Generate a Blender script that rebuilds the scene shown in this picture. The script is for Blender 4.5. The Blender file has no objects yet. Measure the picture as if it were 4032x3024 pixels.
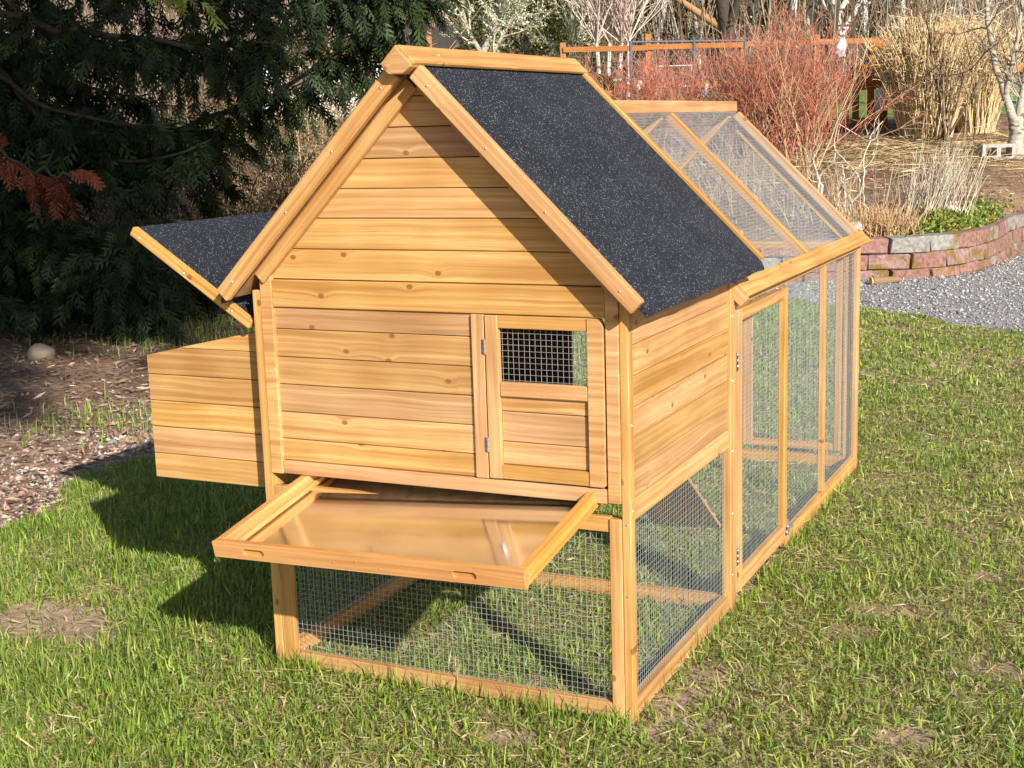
import bpy, bmesh, math, random
import numpy as np
from mathutils import Matrix, Vector

rng = np.random.default_rng(7)
random.seed(7)
scene = bpy.context.scene
COL = scene.collection

# ------------------------------------------------------------------ camera
cam_d = bpy.data.cameras.new("camera")
cam = bpy.data.objects.new("camera", cam_d)
COL.objects.link(cam)
CAM = np.array([2.0578, -2.7946, 1.3697])
YAW, PITCH, ROLL, FPX = -0.4486, -0.187, -0.0314, 5366.9
_fw = np.array([math.sin(YAW) * math.cos(PITCH), math.cos(YAW) * math.cos(PITCH), math.sin(PITCH)])
_rt = np.array([math.cos(YAW), -math.sin(YAW), 0.0])
_up = np.cross(_rt, _fw)
_R = _rt * math.cos(ROLL) + _up * math.sin(ROLL)
_U = _up * math.cos(ROLL) - _rt * math.sin(ROLL)
m = Matrix.Identity(4)
for i in range(3):
    m[i][0], m[i][1], m[i][2], m[i][3] = _R[i], _U[i], -_fw[i], CAM[i]
cam.matrix_world = m
cam_d.sensor_width = 36.0
cam_d.lens = 36.0 * FPX / 4032.0
cam_d.clip_start, cam_d.clip_end = 0.05, 2000
scene.camera = cam

# ------------------------------------------------------------------ sky, sun, exposure
SUN = np.array([-1.52, 1.25, -1.0])
SUN /= np.linalg.norm(SUN)                       # direction the light travels
elev = math.asin(-SUN[2])
world = bpy.data.worlds.new("World")
scene.world = world
world.use_nodes = True
wn = world.node_tree.nodes
bg = wn["Background"]
sky = wn.new("ShaderNodeTexSky")
sky.sky_type = 'NISHITA'
sky.sun_disc = False
sky.sun_elevation = elev
sky.sun_rotation = math.atan2(-SUN[0], -SUN[1])
sky.air_density, sky.dust_density, sky.ozone_density = 1.0, 1.0, 1.0
world.node_tree.links.new(sky.outputs[0], bg.inputs[0])
bg.inputs[1].default_value = 0.075
sun_d = bpy.data.lights.new("sun", 'SUN')
sun_d.energy = 4.6
sun_d.angle = math.radians(0.5)
sun_d.color = (1.0, 0.945, 0.87)
sun = bpy.data.objects.new("sun", sun_d)
COL.objects.link(sun)
sun.rotation_euler = Vector(SUN).to_track_quat('-Z', 'Y').to_euler()
sun.location = (8, -7, 8)
scene.view_settings.view_transform = 'Standard'
scene.view_settings.look = 'None'
scene.view_settings.gamma = 1.0
scene.view_settings.exposure = 0.78
scene.view_settings.use_curve_mapping = False
scene.render.engine = 'CYCLES'
scene.cycles.use_denoising = True
scene.cycles.max_bounces = 6
scene.cycles.diffuse_bounces = 3
scene.cycles.transparent_max_bounces = 8

# ------------------------------------------------------------------ materials
def new_mat(name):
    mt = bpy.data.materials.new(name)
    mt.use_nodes = True
    nt = mt.node_tree
    return mt, nt, nt.nodes["Principled BSDF"]

def N(nt, t, **kw):
    n = nt.nodes.new(t)
    for k, v in kw.items():
        if k.startswith("i_"):
            key = k[2:]
            n.inputs[int(key) if key.isdigit() else key].default_value = v
        else:
            setattr(n, k, v)
    return n

def L(nt, a, b):
    nt.links.new(a, b)

def ramp(nt, fac, stops):
    r = nt.nodes.new("ShaderNodeValToRGB")
    e = r.color_ramp.elements
    while len(e) < len(stops):
        e.new(0.5)
    for el, (p, c) in zip(e, stops):
        el.position = p
        el.color = (c[0], c[1], c[2], 1) if len(c) == 3 else c
    L(nt, fac, r.inputs[0])
    return r

def math_n(nt, op, a, b=None, c=None):
    n = nt.nodes.new("ShaderNodeMath")
    n.operation = op
    for i, v in enumerate((a, b, c)):
        if v is None:
            continue
        if isinstance(v, (int, float)):
            n.inputs[i].default_value = v
        else:
            L(nt, v, n.inputs[i])
    return n.outputs[0]

def mixc(nt, fac, a, b, blend='MIX'):
    n = nt.nodes.new("ShaderNodeMix")
    n.data_type = 'RGBA'
    n.blend_type = blend
    for sock, v in ((n.inputs[0], fac), (n.inputs[6], a), (n.inputs[7], b)):
        if isinstance(v, (int, float)):
            sock.default_value = v
        elif isinstance(v, tuple):
            sock.default_value = (*v, 1) if len(v) == 3 else v
        else:
            L(nt, v, sock)
    return n.outputs[2]

def wood_mat(name, pale, mid, deep, rough=0.52, spec=0.35, tone=0.16):
    """stained softwood: grain along local X, rings swirling round knots, a tone of its own per board"""
    mt, nt, bs = new_mat(name)
    tc = N(nt, "ShaderNodeTexCoord")
    oi = N(nt, "ShaderNodeObjectInfo")
    off = N(nt, "ShaderNodeVectorMath", operation='SCALE')
    L(nt, tc.outputs["Object"], off.inputs[0]); off.inputs[3].default_value = 1.0
    cmb = N(nt, "ShaderNodeCombineXYZ")
    for i, k in enumerate((37.0, 91.0, 53.0)):
        L(nt, math_n(nt, 'MULTIPLY', oi.outputs["Random"], k), cmb.inputs[i])
    add = N(nt, "ShaderNodeVectorMath", operation='ADD')
    L(nt, off.outputs[0], add.inputs[0]); L(nt, cmb.outputs[0], add.inputs[1])
    # knots
    ks = N(nt, "ShaderNodeVectorMath", operation='MULTIPLY')
    L(nt, add.outputs[0], ks.inputs[0]); ks.inputs[1].default_value = (7.5, 11.0, 2.0)
    vor = N(nt, "ShaderNodeTexVoronoi", voronoi_dimensions='2D', feature='F1'); vor.inputs["Scale"].default_value = 1.0
    L(nt, ks.outputs[0], vor.inputs["Vector"])
    sepc = N(nt, "ShaderNodeSeparateColor"); L(nt, vor.outputs["Color"], sepc.inputs[0])
    has = math_n(nt, 'GREATER_THAN', sepc.outputs[0], 0.80)
    dist = vor.outputs["Distance"]
    swirl = math_n(nt, 'MULTIPLY', math_n(nt, 'POWER', math_n(nt, 'SUBTRACT', 1.0, math_n(nt, 'MINIMUM', math_n(nt, 'MULTIPLY', dist, 2.4), 1.0)), 2.0), math_n(nt, 'MULTIPLY', has, 0.012))
    sep = N(nt, "ShaderNodeSeparateXYZ"); L(nt, add.outputs[0], sep.inputs[0])
    warp = N(nt, "ShaderNodeTexNoise"); warp.inputs["Scale"].default_value = 3.0; warp.inputs["Detail"].default_value = 1.0
    L(nt, add.outputs[0], warp.inputs["Vector"])
    yy = math_n(nt, 'ADD', math_n(nt, 'ADD', sep.outputs[1], swirl), math_n(nt, 'MULTIPLY', warp.outputs[0], 0.02))
    gv = N(nt, "ShaderNodeCombineXYZ")
    L(nt, math_n(nt, 'MULTIPLY', sep.outputs[0], 1.3), gv.inputs[0])
    L(nt, math_n(nt, 'MULTIPLY', yy, 85.0), gv.inputs[1])
    L(nt, math_n(nt, 'MULTIPLY', sep.outputs[2], 60.0), gv.inputs[2])
    grain = N(nt, "ShaderNodeTexNoise"); grain.inputs["Scale"].default_value = 1.0; grain.inputs["Detail"].default_value = 3.0; grain.inputs["Roughness"].default_value = 0.6
    L(nt, gv.outputs[0], grain.inputs["Vector"])
    fine = N(nt, "ShaderNodeTexNoise"); fine.inputs["Scale"].default_value = 4.0; fine.inputs["Detail"].default_value = 2.0
    L(nt, gv.outputs[0], fine.inputs["Vector"])
    blot = N(nt, "ShaderNodeTexNoise"); blot.inputs["Scale"].default_value = 5.0; blot.inputs["Detail"].default_value = 2.0
    L(nt, add.outputs[0], blot.inputs["Vector"])
    g = math_n(nt, 'ADD', math_n(nt, 'MULTIPLY', grain.outputs[0], 0.72), math_n(nt, 'MULTIPLY', blot.outputs[0], 0.28))
    cr = ramp(nt, g, [(0.38, deep), (0.50, mid), (0.62, pale)])
    c1 = mixc(nt, math_n(nt, 'MULTIPLY', math_n(nt, 'SUBTRACT', fine.outputs[0], 0.45), 2.2), cr.outputs[0], tuple(x * 0.72 for x in deep))
    # board-to-board tone
    hs = N(nt, "ShaderNodeHueSaturation")
    hs.inputs["Hue"].default_value = 0.5
    r2 = math_n(nt, 'FRACT', math_n(nt, 'MULTIPLY', oi.outputs["Random"], 7.31))
    L(nt, math_n(nt, 'ADD', 0.4945, math_n(nt, 'MULTIPLY', r2, 0.009)), hs.inputs["Hue"])
    L(nt, math_n(nt, 'ADD', 1.0 - tone / 2, math_n(nt, 'MULTIPLY', oi.outputs["Random"], tone)), hs.inputs["Value"])
    L(nt, math_n(nt, 'ADD', 0.93, math_n(nt, 'MULTIPLY', r2, 0.14)), hs.inputs["Saturation"])
    L(nt, c1, hs.inputs["Color"])
    kn = ramp(nt, math_n(nt, 'ADD', dist, math_n(nt, 'SUBTRACT', 1.0, has)), [(0.0, (1, 1, 1)), (0.035, (0.75, 0.75, 0.75)), (0.055, (0.85, 0.85, 0.85)), (0.075, (0, 0, 0))])
    kc = mixc(nt, kn.outputs[0], hs.outputs[0], (deep[0] * 0.55, deep[1] * 0.42, deep[2] * 0.45))
    L(nt, kc, bs.inputs["Base Color"])
    bs.inputs["Roughness"].default_value = rough
    bs.inputs["Specular IOR Level"].default_value = spec
    bp = N(nt, "ShaderNodeBump"); bp.inputs["Strength"].default_value = 0.12; bp.inputs["Distance"].default_value = 0.002
    L(nt, grain.outputs[0], bp.inputs["Height"]); L(nt, bp.outputs[0], bs.inputs["Normal"])
    return mt

M = {}
M['wood'] = wood_mat("stained_pine", (0.615, 0.385, 0.160), (0.505, 0.285, 0.102), (0.385, 0.190, 0.060), tone=0.26)
M['trim'] = wood_mat("stained_pine_trim", (0.625, 0.385, 0.155), (0.525, 0.29, 0.102), (0.41, 0.20, 0.062), tone=0.16)
M['tray'] = wood_mat("orange_pine", (0.68, 0.37, 0.12), (0.62, 0.305, 0.082), (0.53, 0.23, 0.052), tone=0.06)
M['fence'] = wood_mat("orange_fence_timber", (0.44, 0.20, 0.085), (0.37, 0.155, 0.06), (0.28, 0.11, 0.04), rough=0.8, spec=0.1)
M['stand'] = wood_mat("golden_timber", (0.42, 0.20, 0.045), (0.33, 0.15, 0.032), (0.22, 0.09, 0.02), rough=0.8, spec=0.1)

def flat_mat(name, col, rough=0.7, metal=0.0, var=0.25, scale=30.0, spec=0.3, bump=0.0):
    mt, nt, bs = new_mat(name)
    tc = N(nt, "ShaderNodeTexCoord")
    no = N(nt, "ShaderNodeTexNoise"); no.inputs["Scale"].default_value = scale; no.inputs["Detail"].default_value = 3.0
    L(nt, tc.outputs["Object"], no.inputs["Vector"])
    c = ramp(nt, no.outputs[0], [(0.3, tuple(x * (1 - var) for x in col)), (0.7, tuple(min(1, x * (1 + var)) for x in col))])
    L(nt, c.outputs[0], bs.inputs["Base Color"])
    bs.inputs["Roughness"].default_value = rough
    bs.inputs["Metallic"].default_value = metal
    bs.inputs["Specular IOR Level"].default_value = spec
    if bump:
        bp = N(nt, "ShaderNodeBump"); bp.inputs["Strength"].default_value = bump; bp.inputs["Distance"].default_value = 0.01
        L(nt, no.outputs[0], bp.inputs["Height"]); L(nt, bp.outputs[0], bs.inputs["Normal"])
    return mt

M['wire'] = flat_mat("galvanised_wire", (0.45, 0.49, 0.50), rough=0.45, metal=0.35, var=0.1)
M['steel'] = flat_mat("zinc_steel", (0.55, 0.55, 0.56), rough=0.35, metal=0.9, var=0.1)
M['sheet'] = flat_mat("galvanised_sheet", (0.80, 0.80, 0.80), rough=0.13, metal=1.0, var=0.06, scale=9)
M['ply'] = flat_mat("plywood_underside", (0.33, 0.20, 0.09), rough=0.8)
M['blackpipe'] = flat_mat("dark_pipe", (0.10, 0.11, 0.14), rough=0.5, metal=0.2)
M['concrete'] = flat_mat("concrete", (0.36, 0.345, 0.315), rough=0.9, var=0.15, scale=25, bump=0.3)
M['rock'] = flat_mat("tan_rock", (0.26, 0.20, 0.15), rough=0.9, var=0.35, scale=9, bump=0.5)
M['white'] = flat_mat("weathered_white", (0.74, 0.73, 0.70), rough=0.7, var=0.06)
M['plastic'] = flat_mat("white_plastic", (0.72, 0.72, 0.80), rough=0.4, var=0.12, scale=12)
M['cyan'] = flat_mat("cyan_plastic", (0.05, 0.50, 0.52), rough=0.4, var=0.1)
M['glass'] = flat_mat("window_glass", (0.06, 0.07, 0.09), rough=0.1, var=0.1, spec=0.6)

def felt_mat():
    mt, nt, bs = new_mat("mineral_felt")
    tc = N(nt, "ShaderNodeTexCoord")
    n1 = N(nt, "ShaderNodeTexNoise"); n1.inputs["Scale"].default_value = 420; n1.inputs["Detail"].default_value = 2
    L(nt, tc.outputs["Object"], n1.inputs["Vector"])
    vo = N(nt, "ShaderNodeTexVoronoi"); vo.inputs["Scale"].default_value = 520
    L(nt, tc.outputs["Object"], vo.inputs["Vector"])
    sc = N(nt, "ShaderNodeSeparateColor"); L(nt, vo.outputs["Color"], sc.inputs[0])
    base = ramp(nt, n1.outputs[0], [(0.38, (0.007, 0.009, 0.014)), (0.55, (0.018, 0.021, 0.029)), (0.74, (0.062, 0.068, 0.080))])
    n3 = N(nt, "ShaderNodeTexNoise"); n3.inputs["Scale"].default_value = 7; n3.inputs["Detail"].default_value = 5
    L(nt, tc.outputs["Object"], n3.inputs["Vector"])
    fleck = math_n(nt, 'GREATER_THAN', sc.outputs[0], 0.965)
    c = mixc(nt, fleck, mixc(nt, 0.6, base.outputs[0], ramp(nt, n3.outputs[0], [(0.3, (0.6, 0.6, 0.6)), (0.7, (1.5, 1.5, 1.5))]).outputs[0], 'MULTIPLY'), (0.30, 0.31, 0.33))
    L(nt, c, bs.inputs["Base Color"])
    bs.inputs["Roughness"].default_value = 0.85
    bs.inputs["Specular IOR Level"].default_value = 0.25
    bp = N(nt, "ShaderNodeBump"); bp.inputs["Strength"].default_value = 0.9; bp.inputs["Distance"].default_value = 0.003
    L(nt, sc.outputs[1], bp.inputs["Height"]); L(nt, bp.outputs[0], bs.inputs["Normal"])
    return mt
M['felt'] = felt_mat()

def leaf_mat(name, trans=0.3, rough=0.5, spec=0.25):
    """colour of each blade or leaf comes from the mesh's own 'Col' attribute"""
    mt, nt, bs = new_mat(name)
    at = N(nt, "ShaderNodeAttribute", attribute_name="Col")
    L(nt, at.outputs["Color"], bs.inputs["Base Color"])
    bs.inputs["Roughness"].default_value = rough
    bs.inputs["Specular IOR Level"].default_value = spec
    if trans > 0:
        tr = N(nt, "ShaderNodeBsdfTranslucent")
        L(nt, at.outputs["Color"], tr.inputs[0])
        mx = N(nt, "ShaderNodeMixShader"); mx.inputs[0].default_value = trans
        L(nt, bs.outputs[0], mx.inputs[1]); L(nt, tr.outputs[0], mx.inputs[2])
        L(nt, mx.outputs[0], nt.nodes["Material Output"].inputs[0])
    return mt
M['blade'] = leaf_mat("grass_blades", 0.45, 0.45)
M['leaf'] = leaf_mat("leaves", 0.25, 0.55)
M['twig'] = leaf_mat("twigs", 0.0, 0.75, 0.1)

def ground_mat(name, stops, scale, detail=8.0, bump=0.5, fleck=None, fleck_scale=60.0, dist=0.02):
    mt, nt, bs = new_mat(name)
    tc = N(nt, "ShaderNodeTexCoord")
    n1 = N(nt, "ShaderNodeTexNoise"); n1.inputs["Scale"].default_value = scale; n1.inputs["Detail"].default_value = detail; n1.inputs["Roughness"].default_value = 0.7
    L(nt, tc.outputs["Object"], n1.inputs["Vector"])
    n2 = N(nt, "ShaderNodeTexNoise"); n2.inputs["Scale"].default_value = 1.1; n2.inputs["Detail"].default_value = 4
    L(nt, tc.outputs["Object"], n2.inputs["Vector"])
    f = math_n(nt, 'ADD', math_n(nt, 'MULTIPLY', n1.outputs[0], 0.65), math_n(nt, 'MULTIPLY', n2.outputs[0], 0.35))
    c = ramp(nt, f, stops).outputs[0]
    if fleck:
        vo = N(nt, "ShaderNodeTexVoronoi"); vo.inputs["Scale"].default_value = fleck_scale
        L(nt, tc.outputs["Object"], vo.inputs["Vector"])
        sc = N(nt, "ShaderNodeSeparateColor"); L(nt, vo.outputs["Color"], sc.inputs[0])
        cc = ramp(nt, sc.outputs[0], fleck)
        c = mixc(nt, 0.72, c, cc.outputs[0])
    L(nt, c, bs.inputs["Base Color"])
    bs.inputs["Roughness"].default_value = 0.95
    bs.inputs["Specular IOR Level"].default_value = 0.1
    bp = N(nt, "ShaderNodeBump"); bp.inputs["Strength"].default_value = bump; bp.inputs["Distance"].default_value = dist
    L(nt, n1.outputs[0], bp.inputs["Height"]); L(nt, bp.outputs[0], bs.inputs["Normal"])
    return mt
M['mulch'] = ground_mat("bark_mulch", [(0.34, (0.075, 0.045, 0.03)), (0.5, (0.20, 0.125, 0.08)), (0.66, (0.38, 0.26, 0.17))], 26)
M['soil'] = ground_mat("lawn_soil", [(0.34, (0.15, 0.10, 0.06)), (0.5, (0.36, 0.25, 0.165)), (0.66, (0.58, 0.43, 0.32))], 34)
M['dirt'] = ground_mat("bark_and_dirt", [(0.32, (0.12, 0.07, 0.045)), (0.5, (0.27, 0.17, 0.115)), (0.68, (0.42, 0.29, 0.21))], 30, fleck=[(0.0, (0.12, 0.07, 0.045)), (0.5, (0.28, 0.175, 0.12)), (0.85, (0.37, 0.26, 0.19)), (1.0, (0.48, 0.41, 0.34))], fleck_scale=34)
M['gravel'] = ground_mat("gravel", [(0.3, (0.16, 0.155, 0.16)), (0.7, (0.38, 0.36, 0.34))], 40, fleck=[(0.0, (0.13, 0.135, 0.15)), (0.35, (0.26, 0.255, 0.26)), (0.7, (0.36, 0.34, 0.31)), (1.0, (0.50, 0.47, 0.43))], fleck_scale=95)
M['pasture'] = ground_mat("pasture", [(0.3, (0.07, 0.12, 0.03)), (0.5, (0.13, 0.20, 0.05)), (0.7, (0.27, 0.27, 0.11))], 3, bump=0.2)

def brick_mat():
    mt, nt, bs = new_mat("wall_block")
    tc = N(nt, "ShaderNodeTexCoord"); oi = N(nt, "ShaderNodeObjectInfo")
    base = ramp(nt, oi.outputs["Random"], [(0.0, (0.26, 0.13, 0.105)), (0.5, (0.31, 0.165, 0.135)), (0.74, (0.30, 0.19, 0.16)), (0.82, (0.27, 0.26, 0.23))])
    n1 = N(nt, "ShaderNodeTexNoise"); n1.inputs["Scale"].default_value = 28; n1.inputs["Detail"].default_value = 5
    geo = N(nt, "ShaderNodeNewGeometry"); L(nt, geo.outputs["Position"], n1.inputs["Vector"])
    c1 = mixc(nt, 0.7, base.outputs[0], ramp(nt, n1.outputs[0], [(0.3, (0.35, 0.35, 0.35)), (0.7, (1.3, 1.3, 1.3))]).outputs[0], 'MULTIPLY')
    n2 = N(nt, "ShaderNodeTexNoise"); n2.inputs["Scale"].default_value = 6; n2.inputs["Detail"].default_value = 4
    L(nt, geo.outputs["Position"], n2.inputs["Vector"])
    mo = ramp(nt, n2.outputs[0], [(0.54, (0, 0, 0)), (0.64, (1, 1, 1))])
    c2 = mixc(nt, mo.outputs[0], c1, mixc(nt, n1.outputs[0], (0.07, 0.06, 0.015), (0.30, 0.17, 0.04)))
    L(nt, c2, bs.inputs["Base Color"]); bs.inputs["Roughness"].default_value = 0.95
    bp = N(nt, "ShaderNodeBump"); bp.inputs["Strength"].default_value = 0.8; bp.inputs["Distance"].default_value = 0.015
    L(nt, n1.outputs[0], bp.inputs["Height"]); L(nt, bp.outputs[0], bs.inputs["Normal"])
    return mt
M['brick'] = brick_mat()

def bark_mat(name, c_lo, c_hi, patch, pscale=8.0):
    mt, nt, bs = new_mat(name)
    tc = N(nt, "ShaderNodeTexCoord")
    mp = N(nt, "ShaderNodeMapping"); mp.inputs["Scale"].default_value = (1, 1, 2.2)
    L(nt, tc.outputs["Object"], mp.inputs[0])
    n1 = N(nt, "ShaderNodeTexNoise"); n1.inputs["Scale"].default_value = 18; n1.inputs["Detail"].default_value = 4
    n2 = N(nt, "ShaderNodeTexNoise"); n2.inputs["Scale"].default_value = pscale; n2.inputs["Detail"].default_value = 3
    L(nt, mp.outputs[0], n1.inputs["Vector"]); L(nt, mp.outputs[0], n2.inputs["Vector"])
    c = ramp(nt, n1.outputs[0], [(0.3, c_lo), (0.7, c_hi)]).outputs[0]
    c = mixc(nt, ramp(nt, n2.outputs[0], [(0.56, (0, 0, 0)), (0.62, (1, 1, 1))]).outputs[0], c, patch)
    L(nt, c, bs.inputs["Base Color"]); bs.inputs["Roughness"].default_value = 0.9
    bp = N(nt, "ShaderNodeBump"); bp.inputs["Strength"].default_value = 0.6; bp.inputs["Distance"].default_value = 0.02
    L(nt, n1.outputs[0], bp.inputs["Height"]); L(nt, bp.outputs[0], bs.inputs["Normal"])
    return mt
M['palebark'] = bark_mat("pale_bark", (0.27, 0.24, 0.19), (0.50, 0.45, 0.37), (0.15, 0.14, 0.07))
M['whitebark'] = bark_mat("white_bark", (0.46, 0.44, 0.40), (0.66, 0.63, 0.58), (0.10, 0.085, 0.07), 5.0)
M['darkbark'] = bark_mat("dark_bark", (0.030, 0.022, 0.016), (0.075, 0.055, 0.042), (0.05, 0.055, 0.03))

# ------------------------------------------------------------------ object helpers
WM = {}
def put(o, parent, world=None):
    COL.objects.link(o)
    w = world if world is not None else Matrix.Identity(4)
    WM[o.name] = w
    if parent is not None:
        o.parent = parent
        o.matrix_basis = WM[parent.name].inverted() @ w
    else:
        o.matrix_basis = w
    return o

def tag(o, label=None, cat=None, group=None, kind=None):
    if label: o["label"] = label
    if cat: o["category"] = cat
    if group: o["group"] = group
    if kind: o["kind"] = kind
    return o

def empty(name, loc=(0, 0, 0), parent=None):
    e = bpy.data.objects.new(name, None)
    e.empty_display_size = 0.1
    return put(e, parent, Matrix.Translation(Vector(loc)))

def mesh_obj(name, me, mat, parent=None, world=None):
    o = bpy.data.objects.new(name, me)
    if mat is not None and not me.materials:
        me.materials.append(mat)
    return put(o, parent, world)

def np_mesh(name, verts, faces, cols=None, mat=None):
    """faces: list of int arrays (n,3) or (n,4); cols: per-vertex (n,3)"""
    me = bpy.data.meshes.new(name)
    verts = np.asarray(verts, np.float32)
    me.vertices.add(len(verts)); me.vertices.foreach_set("co", verts.ravel())
    idx = np.concatenate([f.ravel() for f in faces]).astype(np.int32)
    tot = np.concatenate([np.full(len(f), f.shape[1], np.int32) for f in faces])
    start = np.concatenate([[0], np.cumsum(tot)[:-1]]).astype(np.int32)
    me.loops.add(len(idx)); me.loops.foreach_set("vertex_index", idx)
    me.polygons.add(len(tot)); me.polygons.foreach_set("loop_start", start); me.polygons.foreach_set("loop_total", tot)
    if cols is not None:
        ca = me.color_attributes.new("Col", 'FLOAT_COLOR', 'POINT')
        c4 = np.ones((len(verts), 4), np.float32); c4[:, :3] = cols
        ca.data.foreach_set("color", c4.ravel())
    me.update(calc_edges=True)
    me.validate()
    if mat is not None:
        me.materials.append(mat)
    return me

class Soup:
    """gathers numpy pieces into one mesh"""
    def __init__(s): s.v, s.f, s.c, s.n = [], [], [], 0
    def add(s, v, faces, c=None):
        v = np.asarray(v, float).reshape(-1, 3)
        for f in faces: s.f.append(np.asarray(f) + s.n)
        s.v.append(v); s.n += len(v)
        if c is None: c = np.ones((len(v), 3)) * 0.5
        s.c.append(np.broadcast_to(np.asarray(c, float), (len(v), 3)))
    def mesh(s, name, mat):
        tri = [f for f in s.f if f.shape[1] == 3]; qd = [f for f in s.f if f.shape[1] == 4]
        fs = ([np.concatenate(tri)] if tri else []) + ([np.concatenate(qd)] if qd else [])
        return np_mesh(name, np.concatenate(s.v), fs, np.concatenate(s.c), mat)

def norm(a): return a / np.maximum(np.linalg.norm(a, axis=-1, keepdims=True), 1e-9)

def tubes(P, r, sides=3):
    """P (n,k,3) polylines, r (n,k) radii -> verts, [quads]"""
    P = np.asarray(P, float); n, k, _ = P.shape
    T = norm(np.gradient(P, axis=1)) if k > 2 else norm(np.repeat((P[:, 1] - P[:, 0])[:, None], 2, 1))
    ref = np.where(np.abs(T[:, :1, 2:3]) > 0.8, np.array([1.0, 0.2, 0]), np.array([0.1, 0.2, 1.0]))
    A = norm(np.cross(T, np.broadcast_to(ref, T.shape))); B = np.cross(T, A)
    ang = np.arange(sides) * 2 * math.pi / sides
    r = np.broadcast_to(r, (n, k))
    V = P[:, :, None, :] + r[:, :, None, None] * (A[:, :, None, :] * np.cos(ang)[None, None, :, None] + B[:, :, None, :] * np.sin(ang)[None, None, :, None])
    base = (np.arange(n)[:, None, None] * k + np.arange(k - 1)[None, :, None]) * sides
    j = np.arange(sides)[None, None, :]; j2 = (j + 1) % sides
    Q = np.stack([base + j, base + j2, base + sides + j2, base + sides + j], -1).reshape(-1, 4)
    return V.reshape(-1, 3), [Q]

def grow(start, d, length, k, curl=0.2, lift=0.0, rg=rng):
    """n curves of k points; lift bends up (+) or down (-)"""
    start = np.asarray(start, float); d = norm(np.asarray(d, float)); n = len(start)
    length = np.broadcast_to(length, (n,))
    lift = np.broadcast_to(lift, (n,))
    P = np.zeros((n, k, 3)); P[:, 0] = start
    step = (length / (k - 1))[:, None]
    for i in range(1, k):
        d = norm(d + rg.normal(0, curl, (n, 3)) + np.stack([0 * lift, 0 * lift, lift], 1))
        P[:, i] = P[:, i - 1] + d * step
    return P

def pick(P, m_, t0, t1, rg=rng):
    """m_ points on random curves of P -> points, tangents, parameter, curve index"""
    n, k, _ = P.shape
    i = rg.integers(0, n, m_); t = rg.uniform(t0, t1, m_) * (k - 1)
    a = np.minimum(t.astype(int), k - 2); f = (t - a)[:, None]
    return P[i, a] * (1 - f) + P[i, a + 1] * f, norm(P[i, a + 1] - P[i, a]), t / (k - 1), i

def rdir(n, rg=rng): return norm(rg.normal(0, 1, (n, 3)))

def cards(c, d, nrm, ln, wd):
    """diamond leaves: centre base c, direction d, facing nrm"""
    d = norm(d); s = norm(np.cross(d, nrm)); ln = np.broadcast_to(ln, (len(c),))[:, None]; wd = np.broadcast_to(wd, (len(c),))[:, None]
    V = np.stack([c, c + d * ln * 0.5 + s * wd * 0.5, c + d * ln, c + d * ln * 0.5 - s * wd * 0.5], 1)
    return V.reshape(-1, 3), [np.arange(len(c) * 4).reshape(-1, 4)]

def colmix(n, cols, jit=0.12, rg=rng):
    cols = np.asarray(cols, float)
    c = cols[rg.integers(0, len(cols), n)]
    return np.clip(c * (1 + rg.normal(0, jit, (n, 1))) * (1 + rg.normal(0, jit * 0.3, (n, 3))), 0.003, 1)

# boards -------------------------------------------------------------
_cache = {}
def _bevel_box(Lx, Wy, Tz, bev):
    key = (round(Lx, 4), round(Wy, 4), round(Tz, 4), bev)
    return key

def board(name, parent, a, b, wdir, w, t, mat='wood', bev=0.0015):
    """bevelled board from a to b (centre line), width w along wdir, thickness t; grain runs along it"""
    a, b = Vector(a), Vector(b)
    x = (b - a); Ln = x.length; x.normalize()
    y = Vector(wdir); y = (y - x * y.dot(x)).normalized(); z = x.cross(y)
    key = (round(Ln, 4), round(w, 4), round(t, 4), mat, bev)
    me = _cache.get(key)
    if me is None:
        bm = bmesh.new()
        bmesh.ops.create_cube(bm, size=1.0)
        bmesh.ops.scale(bm, vec=(Ln, w, t), verts=bm.verts)
        if bev: bmesh.ops.bevel(bm, geom=list(bm.edges), offset=min(bev, t * 0.3, w * 0.3), segments=1, affect='EDGES')
        me = bpy.data.meshes.new(name); bm.to_mesh(me); bm.free()
        me.materials.append(M[mat]); _cache[key] = me
    c = (a + b) / 2
    W = Matrix(((x[0], y[0], z[0], c[0]), (x[1], y[1], z[1], c[1]), (x[2], y[2], z[2], c[2]), (0, 0, 0, 1)))
    return mesh_obj(name, me, None, parent, W)

def prism(name, parent, org, xd, yd, pts, t, mat='wood', bev=0.0015):
    """flat piece: outline pts in the (xd, yd) plane at org, thickness t along +xd x yd... its face at org, body behind"""
    x, y = Vector(xd).normalized(), Vector(yd).normalized(); z = x.cross(y)
    cx = sum(p[0] for p in pts) / len(pts); cy = sum(p[1] for p in pts) / len(pts)
    bm = bmesh.new()
    f = bm.faces.new([bm.verts.new((p[0] - cx, p[1] - cy, 0)) for p in pts])
    r = bmesh.ops.extrude_face_region(bm, geom=[f])
    bmesh.ops.translate(bm, vec=(0, 0, -t), verts=[v for v in r['geom'] if isinstance(v, bmesh.types.BMVert)])
    bmesh.ops.recalc_face_normals(bm, faces=bm.faces)
    if bev: bmesh.ops.bevel(bm, geom=list(bm.edges), offset=bev, segments=1, affect='EDGES')
    me = bpy.data.meshes.new(name); bm.to_mesh(me); bm.free(); me.materials.append(M[mat])
    o = Vector(org) + x * cx + y * cy
    W = Matrix(((x[0], y[0], z[0], o[0]), (x[1], y[1], z[1], o[1]), (x[2], y[2], z[2], o[2]), (0, 0, 0, 1)))
    return mesh_obj(name, me, None, parent, W)

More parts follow.
